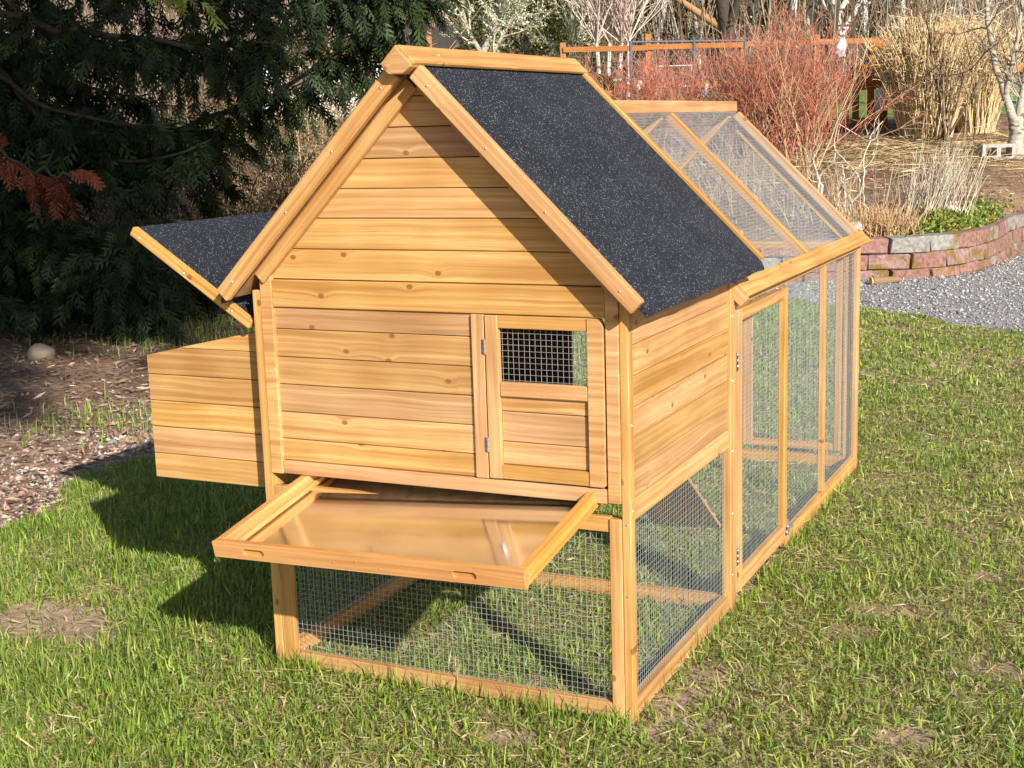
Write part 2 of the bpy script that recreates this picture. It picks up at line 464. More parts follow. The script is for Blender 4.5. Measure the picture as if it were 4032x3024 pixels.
def wire_panel(parent, org, xd, yd, inside, wx, wy, pitch=0.0139, r=0.00046, name="wire_mesh"):
    """welded wire grid wx x wy on a plane; inside(u, v) clips it (sampled)"""
    x, y = np.array(norm(np.array(xd, float))), np.array(norm(np.array(yd, float))); o = np.array(org, float)
    nz = np.cross(x, y)
    segs = []
    def clip(fn, length):
        ts = np.linspace(0, length, 121); ok = np.array([inside(*fn(t)) for t in ts]) if inside else np.ones(121, bool)
        i = np.where(ok)[0]
        return (ts[i[0]], ts[i[-1]]) if len(i) > 2 else None
    for u in np.arange(pitch * 0.4, wx, pitch):
        c = clip(lambda t: (u, t), wy)
        if c: segs.append((o + x * u + y * c[0], o + x * u + y * c[1]))
    for v in np.arange(pitch * 0.5, wy, pitch):
        c = clip(lambda t: (t, v), wx)
        if c: segs.append((o + x * c[0] + y * v + nz * r * 1.6, o + x * c[1] + y * v + nz * r * 1.6))
    P = np.array(segs)
    mid = (P[:, 0] + P[:, 1]) / 2 + nz * rng.normal(0, 0.0008, (len(P), 1))
    P3 = np.stack([P[:, 0], mid, P[:, 1]], 1)
    v, f = tubes(P3, np.full((len(P), 3), r), 4)
    ob = mesh_obj(name, np_mesh(name, v - o, f, None, M['wire']), None, parent, Matrix.Translation(Vector(o)))
    ob["kind"] = "stuff"
    return ob

def disc(name, parent, c, nrm, r, h=0.0015, mat='steel'):
    key = ('disc', round(r, 5), mat)
    me = _cache.get(key)
    if me is None:
        bm = bmesh.new()
        bmesh.ops.create_cone(bm, cap_ends=True, segments=8, radius1=r, radius2=r * 0.6, depth=h)
        me = bpy.data.meshes.new(name); bm.to_mesh(me); bm.free(); me.materials.append(M[mat]); _cache[key] = me
    q = Vector(nrm).to_track_quat('Z', 'Y').to_matrix().to_4x4()
    return mesh_obj(name, me, None, parent, Matrix.Translation(Vector(c)) @ q)

def hinge(parent, c, axis, nrm, ln=0.035):
    """butt hinge: two leaves and a knuckle, joined"""
    ax, n_ = np.array(axis, float), np.array(nrm, float); sd = np.cross(ax, n_)
    so = Soup()
    P = np.array([[np.array(c) - ax * ln / 2, np.array(c) + ax * ln / 2]]) + n_ * 0.002
    v, f = tubes(P, np.full((1, 2), 0.0028), 6); so.add(v, f)
    for s in (-1, 1):
        for k in (-1, 0, 1):
            q = np.array(c) + ax * k * ln * 0.33 + sd * s * 0.004 + n_ * 0.0008
            e1, e2 = ax * ln * 0.15, sd * 0.004
            V = np.array([q - e1 - e2, q + e1 - e2, q + e1 + e2, q - e1 + e2]); V2 = V + n_ * 0.0012
            so.add(np.concatenate([V, V2]), [np.array([[4, 5, 6, 7], [0, 1, 5, 4], [1, 2, 6, 5], [2, 3, 7, 6], [3, 0, 4, 7]])])
    me = so.mesh("hinge", M['steel']); 
    cc = Vector(c)
    for vv in me.vertices: vv.co -= cc
    return mesh_obj("hinge", me, None, parent, Matrix.Translation(cc))

# ------------------------------------------------------------------ terrain
F2 = np.array([math.sin(YAW), math.cos(YAW)]); R2 = np.array([math.cos(YAW), -math.sin(YAW)])
def sstep(a, b, x):
    t = np.clip((np.asarray(x, float) - a) / (b - a), 0, 1); return t * t * (3 - 2 * t)
def to_sd(x, y):
    dx, dy = np.asarray(x, float) - CAM[0], np.asarray(y, float) - CAM[1]
    return dx * R2[0] + dy * R2[1], dx * F2[0] + dy * F2[1]
def wall_d(s):
    s = np.asarray(s, float)
    x = np.maximum(0, s - 3.45)
    return 11.62 + 0.85 * np.minimum(x, 1.55) ** 1.8 + 1.5 * np.maximum(0, x - 1.55) + 0.03 * np.maximum(0, 1.5 - s) ** 2
def hnoise(x, y):
    return (np.sin(x * 3.1 + 1.3 * np.sin(y * 2.3)) + np.sin(y * 3.7 + 1.7 * np.sin(x * 1.9 + 1)) + 0.5 * np.sin(x * 9.1 + y * 7.3)) / 2.5
def terrain(x, y):
    s, D = to_sd(x, y)
    left = 0.1 * np.maximum(0, D - 12)
    wd = wall_d(s) + 0.20
    right = np.where(D > wd, np.minimum(0.32 + 0.1 * (np.maximum(D, 11.9) - 11.9), 0.30 + 0.40 * (D - wd)), 0.0)
    b = sstep(-3.5, -1.5, s)
    z = left * (1 - b) + right * b
    z = z - 0.07 * np.maximum(0, D - 26) + 0.33 * np.maximum(0, D - 48)
    return z - 0.02 + 0.012 * hnoise(x, y) * sstep(1.5, 4, np.hypot(x - 0.5, y - 1.2)) + 0.004 * hnoise(x * 2.1, y * 2.1)
def gp(s, D, dz=0.0):
    """garden frame: s metres to the side, D metres away from the viewpoint"""
    x = CAM[0] + s * R2[0] + D * F2[0]; y = CAM[1] + s * R2[1] + D * F2[1]
    return np.array([x, y, float(terrain(x, y)) + dz])

def grid_sheet(name, ss, DD, mat, keep=None, dz=0.0):
    S, Dg = np.meshgrid(ss, DD, indexing='ij')
    X = CAM[0] + S * R2[0] + Dg * F2[0]; Y = CAM[1] + S * R2[1] + Dg * F2[1]
    Z = terrain(X, Y) + dz
    n1, n2 = S.shape
    i = np.arange(n1 * n2).reshape(n1, n2)
    Q = np.stack([i[:-1, :-1], i[1:, :-1], i[1:, 1:], i[:-1, 1:]], -1).reshape(-1, 4)
    if keep is not None:
        k = keep(X, Y, S, Dg).ravel()
        Q = Q[k[Q].all(1)]
    me = np_mesh(name, np.stack([X, Y, Z], -1).reshape(-1, 3), [Q], None, M[mat])
    for p in me.polygons: p.use_smooth = True
    return mesh_obj(name, me, None)

def lawn_left(y): return -1.74 - 0.13 * np.maximum(0, y - 0.7) + 0.10 * np.sin(y * 2.9) + 0.06 * np.sin(y * 7.7 + 1)
def lawn_far(x): return 7.18 - 0.665 * x + 0.06 * np.sin(x * 5.3) + 0.04 * np.sin(x * 13.0)
def in_lawn(x, y): return (x > lawn_left(y)) & (y < lawn_far(x))

ss = np.concatenate([np.linspace(-160, -14, 22), np.linspace(-13, 13, 131), np.linspace(14, 160, 22)])
DD = np.concatenate([np.linspace(-60, -3, 14), np.linspace(-2.5, 11.4, 70), np.linspace(11.5, 14.5, 61), np.linspace(14.7, 30, 60), np.linspace(31, 66, 24), [80, 110, 160, 240]])
tag(grid_sheet("ground", ss, DD, 'mulch'), kind="structure")
tag(grid_sheet("lawn", np.arange(-4.6, 9, 0.1), np.arange(-2.6, 11.6, 0.1), 'soil', lambda X, Y, S, D_: in_lawn(X, Y), 0.006), kind="structure")
def in_gravel(X, Y, S, D_):
    far = (Y > lawn_far(X) - 0.1) & (D_ < wall_d(S) - 0.02) & (X > -3.2 + 0.2 * np.sin(Y * 3)) & (D_ > 3)
    side = (X < lawn_left(Y) + 0.1) & (X > lawn_left(Y) - 0.75 + 0.25 * np.sin(Y * 2.1) + 0.1 * np.sin(Y * 9)) & (Y < 2.6)
    return far
def in_dirt(X, Y, S, D_):
    return (X < lawn_left(Y) + 0.1) & (X > lawn_left(Y) - 1.15 + 0.25 * np.sin(Y * 2.1) + 0.1 * np.sin(Y * 9)) & (Y < 3.0)
tag(grid_sheet("gravel_path", np.arange(-6, 9, 0.1), np.arange(-1, 14, 0.1), 'gravel', in_gravel, 0.003), kind="structure")
tag(grid_sheet("dirt_path", np.arange(-6, 0, 0.08), np.arange(0, 8, 0.08), 'dirt', in_dirt, 0.0035), kind="structure")
tag(grid_sheet("pasture", np.arange(-14, 40, 0.8), np.arange(22.0, 47, 0.5), 'pasture', None, 0.012), kind="structure")

# ------------------------------------------------------------------ CHICKEN COOP
coop = tag(empty("chicken_coop"), "orange stained wooden chicken coop with black felt gable roof and long wire mesh run", "chicken coop")
RX = 0.4975
def zroof(x, off): return off - abs(x - RX)
FRX, UPZ = (1, 0, 0), (0, 0, 1)

def gable_rows(par, yface, rows, nrm_sign, off=1.495):
    """horizontal planks clipped under the roof slope; nrm_sign -1 faces the front, +1 the rear"""
    for z0, z1 in rows:
        z0b, z1b = z0 + 0.0009, z1 - 0.0009
        def half(z): return max(0.012, min(0.475, off - z))
        a0, a1 = half(z0b), half(z1b)
        if nrm_sign < 0:
            pts = [(RX - a0, z0b), (RX + a0, z0b), (RX + a1, z1b), (RX - a1, z1b)]
            if a0 == 0.475 and a1 < 0.475:
                zk = off - 0.475
                pts = [(RX - a0, z0b), (RX + a0, z0b), (RX + a0, zk), (RX + a1, z1b), (RX - a1, z1b), (RX - a0, zk)]
            prism("plank", par, (0, yface, 0), (1, 0, 0), (0, 0, 1), pts, 0.012)
        else:
            pts = [(-(RX + a0), z0b), (-(RX - a0), z0b), (-(RX - a1), z1b), (-(RX + a1), z1b)]
            prism("plank", par, (0, yface, 0), (-1, 0, 0), (0, 0, 1), pts, 0.012)

# front wall
fw_ = empty("front_wall", (0.5, 0, 0.5), coop)
gable_rows(fw_, 0.006, [(1.014, 1.089), (1.089, 1.164), (1.164, 1.234), (1.234, 1.304), (1.304, 1.375), (1.375, 1.445), (1.445, 1.483)], -1)
board("fascia_board", fw_, (0.058, 0.005, 0.979), (0.947, 0.005, 0.979), UPZ, 0.068, 0.014)
for z0, z1 in [(0.551, 0.607), (0.607, 0.677), (0.677, 0.748), (0.748, 0.818), (0.818, 0.889), (0.889, 0.9445)]:
    board("plank", fw_, (0.056, 0.011, (z0 + z1) / 2), (0.614, 0.011, (z0 + z1) / 2), UPZ, z1 - z0 - 0.0018, 0.012)
board("rail", fw_, (0.058, 0.008, 0.533), (0.947, 0.008, 0.533), UPZ, 0.0345, 0.016, 'trim')
board("batten", fw_, (0.629, 0.004, 0.552), (0.629, 0.004, 0.9435), FRX, 0.033, 0.016, 'trim')
prism("stile", fw_, (0, -0.004, 0), (1, 0, 0), (0, 0, 1), [(0.0225, 0.515), (0.0575, 0.515), (0.0575, 1.058), (0.0225, 1.024)], 0.018, 'trim')
prism("stile", fw_, (0, -0.004, 0), (1, 0, 0), (0, 0, 1), [(0.9475, 0.519), (0.9785, 0.519), (0.9785, 1.02), (0.9475, 1.05)], 0.018, 'trim')
for sgn in (-1, 1):
    xi = lambda z, o: RX + sgn * (o - z)
    pts = [(xi(1.02, 1.462), 1.02), (xi(1.02, 1.510), 1.02), (RX, 1.510), (RX, 1.462)]
    if sgn > 0: pass
    p2 = [(pts[0][0], pts[0][1]), (pts[1][0], pts[1][1]), (RX + sgn * 0.0008, 1.510), (RX + sgn * 0.0008, 1.462)]
    # rake board runs along the slope: build as a board so that its grain follows
    a = Vector((RX + sgn * 0.470, -0.0045, 1.486 - 0.470)); b = Vector((RX + sgn * 0.012, -0.0045, 1.486 - 0.012))
    board("rake_board", fw_, a, b, (sgn, 0, 1), 0.0335, 0.017, 'trim')

# corner posts
for nm, (x0, x1, y0, y1, h) in {"fl": (-0.003, 0.0225, -0.002, 0.03, 0.985), "fr": (0.979, 1.0, 0.0, 0.031, 0.985), "bl": (0.0, 0.022, 0.785, 0.815, 0.985), "br": (0.976, 1.003, 0.785, 0.815, 0.985)}.items():
    board("corner_post", coop, ((x0 + x1) / 2, (y0 + y1) / 2, -0.012), ((x0 + x1) / 2, (y0 + y1) / 2, h), FRX, x1 - x0, y1 - y0, 'trim', 0.002)

# front mesh frame under the house
lf = empty("lower_frame", (0.5, 0, 0), coop)
board("stile", lf, (0.0415, 0.007, -0.01), (0.0415, 0.007, 0.482), FRX, 0.038, 0.018, 'trim')
board("stile", lf, (0.9635, 0.007, -0.01), (0.9635, 0.007, 0.482), FRX, 0.030, 0.018, 'trim')
board("rail", lf, (0.061, 0.012, 0.4665), (0.948, 0.012, 0.4665), UPZ, 0.036, 0.018, 'trim')
board("rail", lf, (0.061, 0.009, 0.014), (0.948, 0.009, 0.014), UPZ, 0.040, 0.020, 'trim')
board("rail", lf, (0.984, 0.031, 0.017), (0.984, 0.785, 0.017), UPZ, 0.044, 0.027, 'trim')
board("rail", lf, (0.016, 0.031, 0.017), (0.016, 0.785, 0.017), UPZ, 0.044, 0.027, 'trim')
board("rail", lf, (0.023, 0.800, 0.015), (0.975, 0.800, 0.015), UPZ, 0.044, 0.022, 'trim')
wire_panel(lf, (0.055, 0.017, 0.030), (1, 0, 0), (0, 0, 1), None, 0.90, 0.425)
wire_panel(lf, (0.986, 0.025, 0.030), (0, 1, 0), (0, 0, 1), None, 0.765, 0.45)
wire_panel(lf, (0.012, 0.025, 0.030), (0, 1, 0), (0, 0, 1), None, 0.765, 0.45)

# side walls
side_rows = [(0.523, 0.592), (0.592, 0.663), (0.663, 0.735), (0.735, 0.807), (0.807, 0.878), (0.878, 0.962)]
for xf, nm in ((0.988, "right"), (0.010, "left")):
    sw = empty("side_wall", (xf, 0.4, 0.5), coop)
    for z0, z1 in side_rows:
        board("plank", sw, (xf, 0.0305, (z0 + z1) / 2), (xf, 0.786, (z0 + z1) / 2), UPZ, z1 - z0 - 0.0018, 0.012)
    xr = 0.989 if xf > 0.5 else 0.009
    board("rail", sw, (xr, 0.0315, 0.4965), (xr, 0.7845, 0.4965), UPZ, 0.052, 0.018, 'trim', 0.004)
# rear wall with the pop hole
rw = empty("rear_wall", (0.5, 0.80, 0.5), coop)
for z0, z1 in [(0.523, 0.592), (0.592, 0.663), (0.663, 0.735), (0.735, 0.807), (0.807, 0.86)]:
    zc = (z0 + z1) / 2
    board("plank", rw, (0.022, 0.797, zc), (0.525, 0.797, zc), UPZ, z1 - z0 - 0.0018, 0.012)
    board("plank", rw, (0.80, 0.797, zc), (0.976, 0.797, zc), UPZ, z1 - z0 - 0.0018, 0.012)
gable_rows(rw, 0.803, [(0.86, 0.944), (0.944, 1.014), (1.014, 1.089), (1.089, 1.164), (1.164, 1.234), (1.234, 1.304), (1.304, 1.375), (1.375, 1.483)], 1)
board("floor_or_shade_panel", coop, (0.5, 0.035, 0.523), (0.5, 0.785, 0.523), FRX, 0.94, 0.008, 'ply')  # added unseen panel above the tray slot, keeps the house interior dark

# front door with its mesh window
dr = empty("door", (0.796, -0.006, 0.75), coop)
board("stile", dr, (0.6655, 0.003, 0.5545), (0.6655, 0.003, 0.9425), FRX, 0.0325, 0.018, 'trim')
prism("stile", dr, (0, -0.006, 0), (1, 0, 0), (0, 0, 1), [(0.9035, 0.5545), (0.938, 0.5545), (0.9435, 0.559), (0.9435, 0.925), (0.935, 0.9425), (0.9035, 0.9425)], 0.018, 'trim')
board("rail", dr, (0.682, 0.005, 0.9275), (0.9033, 0.005, 0.9275), UPZ, 0.030, 0.016, 'trim')
board("rail", dr, (0.682, 0.003, 0.7695), (0.9033, 0.003, 0.7695), UPZ, 0.0345, 0.016, 'trim', 0.003)
board("rail", dr, (0.682, 0.005, 0.5715), (0.9033, 0.005, 0.5715), UPZ, 0.0335, 0.016, 'trim')
for z0, z1 in [(0.5885, 0.644), (0.644, 0.716), (0.716, 0.752)]:
    board("plank", dr, (0.682, 0.0105, (z0 + z1) / 2), (0.9033, 0.0105, (z0 + z1) / 2), UPZ, z1 - z0 - 0.0018, 0.011)
wire_panel(dr, (0.679, 0.0135, 0.782), (1, 0, 0), (0, 0, 1), None, 0.228, 0.134)
hinge(dr, (0.6475, -0.0035, 0.868), (0, 0, 1), (0, -1, 0))
hinge(dr, (0.6475, -0.0035, 0.635), (0, 0, 1), (0, -1, 0))

# roof
rf = empty("roof", (RX, 0.43, 1.5), coop)
inv = 1 / math.sqrt(2)
for sgn in (-1, 1):
    sl = Vector((sgn * inv, 0, -inv)); nr = Vector((sgn * inv, 0, inv))
    def on(xoff, y, off):            # point on the slope plane with vertical offset `off`
        return Vector((RX + sgn * xoff, y, off - xoff))
    # felt on ply: a slab whose felt turns down over the eave
    bm = bmesh.new()
    prof = [(0.004, 1.5385), (0.546, 1.5385), (0.5585, 1.5372), (0.5645, 1.531), (0.5655, 1.5225), (0.561, 1.5215), (0.553, 1.5215), (0.004, 1.5215)]
    # subdivide along y with a slight unevenness at the eave
    ys = np.linspace(-0.046, 0.906, 40)
    rings = []
    for y in ys:
        w_ = 0.0022 * math.sin(y * 17) + 0.0012 * math.sin(y * 41)
        rings.append([bm.verts.new((RX + sgn * (xo + (w_ * 0.5 if xo > 0.56 else 0)), y, o_ - xo + (w_ if xo > 0.54 else 0.0))) for xo, o_ in prof])
    for i in range(len(ys) - 1):
        for j in range(len(prof)):
            k = (j + 1) % len(prof)
            bm.faces.new((rings[i][j], rings[i][k], rings[i + 1][k], rings[i + 1][j]))
    bm.faces.new(rings[0]); bm.faces.new(rings[-1])
    bmesh.ops.recalc_face_normals(bm, faces=bm.faces)
    me = bpy.data.meshes.new("felt_panel"); bm.to_mesh(me); bm.free()
    me.materials.append(M['felt'])
    mesh_obj("felt_panel", me, None, rf)
    panel_a, panel_b = on(0.02, 0.43, 1.516), on(0.545, 0.43, 1.516)
    board("roof_deck", rf, panel_a, panel_b, (0, 1, 0), 0.90, 0.0075, 'ply', 0)
    for yc in (-0.0565, 0.9175):
        top = 0.028 if yc < 0 else 0.02
        a = on(top, yc, 1.525); b = on(0.5475, yc, 1.525)
        board("verge_board", rf, a, b, tuple(nr), 0.0395, 0.0225, 'trim', 0.003)
    for q in (0.06, 0.20, 0.34, 0.51):
        c = on(q, -0.0685, 1.523); disc("screw", rf, c, (0, -1, 0), 0.0032)
    # ridge boards
    a = on(0.0205, -0.09, 1.5525); b = on(0.0205, 0.925, 1.5525)
    board("ridge_board", rf, a, b, tuple(sl), 0.057, 0.010, 'trim', 0.002)
disc("screw", rf, (RX + 0.0255, 0.06, 1.536), (inv, 0, inv), 0.0028)
prism("ridge_block", rf, (RX, -0.0965, 0), (1, 0, 0), (0, 0, 1), [(-0.020, 1.491), (0.014, 1.491), (0.037, 1.506), (0.037, 1.512), (0, 1.549), (-0.037, 1.512), (-0.037, 1.506)], 0.05, 'trim', 0.0015)

# nest box on the left
nb = empty("nest_box", (-0.2, 0.4, 0.46), coop)
def nest_top(x): return 0.795 + (x + 0.397) / 0.397 * 0.083
for yf, sg in ((0.045, -1), (0.79, 1)):
    zs = [0.457, 0.526, 0.600, 0.672, 0.744]
    for z0, z1 in zip(zs[:-1], zs[1:]):
        board("plank", nb, (-0.397, yf - sg * 0.006, (z0 + z1) / 2), (-0.0005, yf - sg * 0.006, (z0 + z1) / 2), UPZ, z1 - z0 - 0.0018, 0.012)
    xk = -0.397 + 0.397 * (0.818 - 0.795) / 0.083
    xs_, sx = ((1, 0, 0), 1) if sg < 0 else ((-1, 0, 0), -1)
    p = [(-0.397, 0.745), (-0.0005, 0.745), (-0.0005, 0.818), (xk, 0.818), (-0.397, 0.795)]
    q = [(xk + 0.002, 0.8195), (-0.0005, 0.8195), (-0.0005, 0.878)]
    for poly in (p, q):
        pts = [(sx * a_, b_) for a_, b_ in poly]
        prism("plank", nb, (0, yf, 0), xs_, (0, 0, 1), pts, 0.012, bev=0.001)
for z0, z1 in zip([0.457, 0.526, 0.600, 0.672, 0.744], [0.526, 0.600, 0.672, 0.744, 0.790]):
    board("plank", nb, (-0.390, 0.058, (z0 + z1) / 2), (-0.390, 0.777, (z0 + z1) / 2), UPZ, z1 - z0 - 0.0018, 0.012)
board("floor_or_shade_panel", nb, (-0.2, 0.058, 0.468), (-0.2, 0.777, 0.468), FRX, 0.366, 0.010, 'ply')
board("divider", nb, (-0.383, 0.42, 0.60), (-0.012, 0.42, 0.60), UPZ, 0.24, 0.010)

# nest box lid, propped open
nl = empty("nest_lid", (0, 0.4, 0.9), coop)
ld = Vector((-0.835, 0, 0.550)).normalized(); ln_ = Vector((0.550, 0, 0.835)).normalized()
H0 = Vector((-0.014, 0, 0.9055))
for yc in (0.016, 0.832):
    board("edge_board", nl, H0 + Vector((0, yc, 0)) - ln_ * 0.0135, H0 + Vector((0, yc, 0)) + ld * 0.432 - ln_ * 0.0135, tuple(ln_), 0.0275, 0.022, 'trim', 0.004)
for q in (0.065, 0.235, 0.40):
    disc("screw", nl, H0 + Vector((0, 0.0045, 0)) + ld * q - ln_ * 0.015, (0, -1, 0), 0.0032)
o = board("felt_panel", nl, H0 + ld * 0.004 + Vector((0, 0.424, 0)) - ln_ * 0.008, H0 + ld * 0.431 + Vector((0, 0.424, 0)) - ln_ * 0.008, (0, 1, 0), 0.79, 0.010, 'felt', 0.001)
board("lid_deck", nl, H0 + ld * 0.004 + Vector((0, 0.424, 0)) - ln_ * 0.018, H0 + ld * 0.428 + Vector((0, 0.424, 0)) - ln_ * 0.018, (0, 1, 0), 0.79, 0.008, 'ply', 0)

# pull-out tray
ty = empty("tray", (0.5, -0.2, 0.45), coop)
FL, FR = Vector((0.098, -0.357, 0.443)), Vector((0.908, -0.380, 0.468))
ux = (FR - FL).normalized()
vy = Vector((0.038, 0.36, 0.071)); vy = (vy - ux * vy.dot(ux)).normalized()      # inwards
uz = ux.cross(vy).normalized()
TW, TL, TH = (FR - FL).length, 0.62, 0.0385
def tp(a_, b_, c_): return FL + ux * a_ + vy * b_ + uz * c_
for a_ in (0.0115, TW - 0.0115):
    board("rail", ty, tp(a_, 0.0225, -TH / 2), tp(a_, TL - 0.0225, -TH / 2), tuple(uz), TH, 0.023, 'tray', 0.002)
board("rail", ty, tp(0, TL - 0.011, -TH / 2), tp(TW, TL - 0.011, -TH / 2), tuple(uz), TH, 0.022, 'tray', 0.002)
# inner ledge that holds the sheet
for a_ in (0.0285, TW - 0.0285):
    board("ledge", ty, tp(a_, 0.023, -0.026), tp(a_, TL - 0.023, -0.026), tuple(uz), 0.012, 0.011, 'tray', 0.001)
board("sheet", ty, tp(TW / 2, 0.0225, -0.0372), tp(TW / 2, TL - 0.0225, -0.0372), tuple(ux), TW - 0.047, 0.0015, 'sheet', 0)
# front rail with two routed grips: back bar + front plate pierced by slots
board("rail", ty, tp(0, 0.0145, -TH / 2), tp(TW, 0.0145, -TH / 2), tuple(uz), TH, 0.0155, 'tray', 0.0015)
bm = bmesh.new()
def loop(pts):
    vs = [bm.verts.new((p[0] - TW / 2, p[1] + TH / 2, 0)) for p in pts]
    for i in range(len(vs)): bm.edges.new((vs[i], vs[(i + 1) % len(vs)]))
loop([(0, -TH), (TW, -TH), (TW, 0), (0, 0)])
for gc in (0.115, 0.668):
    hw, hh = 0.021, 0.0085
    pts = [(gc + hw + hh * math.cos(t), -0.0195 + hh * math.sin(t)) for t in np.linspace(-math.pi / 2, math.pi / 2, 8)]
    pts += [(gc - hw + hh * math.cos(t), -0.0195 + hh * math.sin(t)) for t in np.linspace(math.pi / 2, 3 * math.pi / 2, 8)]
    loop(pts)
bmesh.ops.triangle_fill(bm, use_beauty=True, use_dissolve=False, edges=list(bm.edges))
r = bmesh.ops.extrude_face_region(bm, geom=list(bm.faces))
bmesh.ops.translate(bm, vec=(0, 0, -0.0066), verts=[v for v in r['geom'] if isinstance(v, bmesh.types.BMVert)])
bmesh.ops.recalc_face_normals(bm, faces=bm.faces)
me = bpy.data.meshes.new("front_plate"); bm.to_mesh(me); bm.free(); me.materials.append(M['tray'])
zz = ux.cross(uz)      # faces outwards (-vy)
cpt = tp(TW / 2, 0.0, -TH / 2)
mesh_obj("front_plate", me, None, ty, Matrix(((ux[0], uz[0], zz[0], cpt[0]), (ux[1], uz[1], zz[1], cpt[1]), (ux[2], uz[2], zz[2], cpt[2]), (0, 0, 0, 1))))
for a_, c_ in ((0.335, -0.022), (0.395, -0.016), (0.455, -0.026)):
    disc("screw", ty, tp(a_, -0.0006, c_), tuple(-vy), 0.0022)
for b_ in (0.03, 0.015): disc("screw", ty, tp(TW + 0.0006, b_, -0.02), tuple(ux), 0.0022)

# ---- the run
Y0, Y1 = 0.816, 2.556
for side, xs_ in (("right", 1.0), ("left", 0.0)):
    fr = empty("run_side_frame", (xs_, 1.7, 0), coop)
    xc = 0.990 if xs_ > 0.5 else 0.010
    posts = [(0.8165, 0.8535), (1.944, 1.974), (2.513, 2.556)] if xs_ > .5 else [(0.8165, 0.8535), (1.40, 1.43), (1.944, 1.974), (2.513, 2.556)]
    for y0, y1 in posts:
        top = 0.885 if y0 > 2.4 or y0 < 0.9 else 0.8585
        lo = -0.012 if (y0 > 2.4 or y0 < 0.9) else 0.0455
        board("post", fr, (xc, (y0 + y1) / 2, lo), (xc, (y0 + y1) / 2, top), (0, 1, 0), y1 - y0, 0.020, 'trim', 0.002)
    board("rail", fr, (xc, 0.855, 0.8725), (xc, 2.5115, 0.8725), UPZ, 0.026, 0.019, 'trim')
    board("rail", fr, (xc - 0.001, 1.4225 if xs_ > .5 else 0.855, 0.017), (xc - 0.001, 2.512, 0.017), UPZ, 0.055, 0.021, 'trim')
    ys0 = 1.42 if xs_ > .5 else 0.85
    wire_panel(fr, (xc - 0.004, ys0, 0.03), (0, 1, 0), (0, 0, 1), None, 2.515 - ys0, 0.835)
rd = empty("run_door", (1.0, 1.14, 0.45), coop)
board("stile", rd, (0.991, 0.8865, 0.024), (0.991, 0.8865, 0.8475), (0, 1, 0), 0.037, 0.021, 'trim')
board("stile", rd, (0.991, 1.4025, 0.076), (0.991, 1.4025, 0.8475), (0, 1, 0), 0.034, 0.021, 'trim')
board("rail", rd, (0.990, 0.9055, 0.8295), (0.990, 1.385, 0.8295), UPZ, 0.034, 0.019, 'trim')
board("rail", rd, (0.990, 0.9055, 0.050), (0.990, 1.4195, 0.050), UPZ, 0.051, 0.020, 'trim')
wire_panel(rd, (0.986, 0.90, 0.07), (0, 1, 0), (0, 0, 1), None, 0.49, 0.75)
hinge(rd, (1.0015, 0.861, 0.705), (0, 0, 1), (1, 0, 0), 0.05)
hinge(rd, (1.0015, 0.861, 0.135), (0, 0, 1), (1, 0, 0), 0.05)
so = Soup()          # turn-button latch on the door's lower corner
v, f = tubes(np.array([[[1.003, 1.424, 0.036], [1.003, 1.424, 0.092]]]), np.full((1, 2), 0.0065), 8); so.add(v, f)
v, f = tubes(np.array([[[1.004, 1.412, 0.062], [1.016, 1.440, 0.066]]]), np.full((1, 2), 0.005), 6); so.add(v, f)
v, f = tubes(np.array([[[1.003, 1.405, 0.045], [1.003, 1.443, 0.045]]]), np.full((1, 2), 0.004), 6); so.add(v, f)
mesh_obj("latch", so.mesh("latch", M['steel']), None, rd)

rr = empty("run_rear_frame", (0.5, 2.54, 0), coop)
board("rail", rr, (0.022, 2.541, 0.012), (0.979, 2.541, 0.012), UPZ, 0.044, 0.022, 'trim')
board("rail", rr, (0.022, 2.541, 0.873), (0.979, 2.541, 0.873), UPZ, 0.03, 0.022, 'trim')
for x0, x1, z0 in ((0.536, 0.577, 0.055), (0.910, 0.938, 0.055), (0.946, 0.969, 0.036), (0.498, 0.532, 0.036)):
    board("stile", rr, ((x0 + x1) / 2, 2.541, z0), ((x0 + x1) / 2, 2.541, 0.857), FRX, x1 - x0 - 0.001, 0.020, 'trim')
board("rail", rr, (0.5775, 2.541, 0.069), (0.9095, 2.541, 0.069), UPZ, 0.030, 0.018, 'trim')
wire_panel(rr, (0.015, 2.546, 0.03), (1, 0, 0), (0, 0, 1), None, 0.96, 0.84)
wire_panel(rr, (0.015, 2.546, 0.885), (1, 0, 0), (0, 0, 1), lambda u, v: (u + 0.015 - RX) < (1.395 - 0.885 - v) and (u + 0.015 - RX) > -(1.395 - 0.885 - v), 0.96, 0.52)

ro = empty("run_roof", (RX, 1.7, 1.4), coop)
board("ridge_beam", ro, (RX, 0.83, 1.4175), (RX, 2.540, 1.4175), FRX, 0.030, 0.041, 'trim', 0.002)
for sgn in (-1, 1):
    nr = (sgn * inv, 0, inv); sl = (sgn * inv, 0, -inv)
    def on(xoff, y, off): return Vector((RX + sgn * xoff, y, off - xoff))
    for yc, wd_ in ((0.836, 0.026), (1.713, 0.026), (2.525, 0.030)):
        end = 0.531 if yc < 1 else 0.494
        board("rafter", ro, on(0.017, yc, 1.404), on(end, yc, 1.404), nr, 0.030, wd_, 'trim', 0.002)
    board("eave_board", ro, on(0.5165, 0.851, 1.4245), on(0.5165, 2.573, 1.4245), sl, 0.056, 0.011, 'trim', 0.002)
    if sgn > 0: board("gable_rail", ro, on(0.02, 2.538, 1.352), on(0.478, 2.538, 1.352), nr, 0.030, 0.018, 'trim', 0.002)
    wire_panel(ro, tuple(on(0.012, 0.85, 1.412)), (0, 1, 0), sl, None, 1.67, 0.70)
    for q in (0.12, 0.30, 0.42): disc("screw", ro, on(q, 2.525, 1.4255), nr, 0.003, mat='blackpipe')
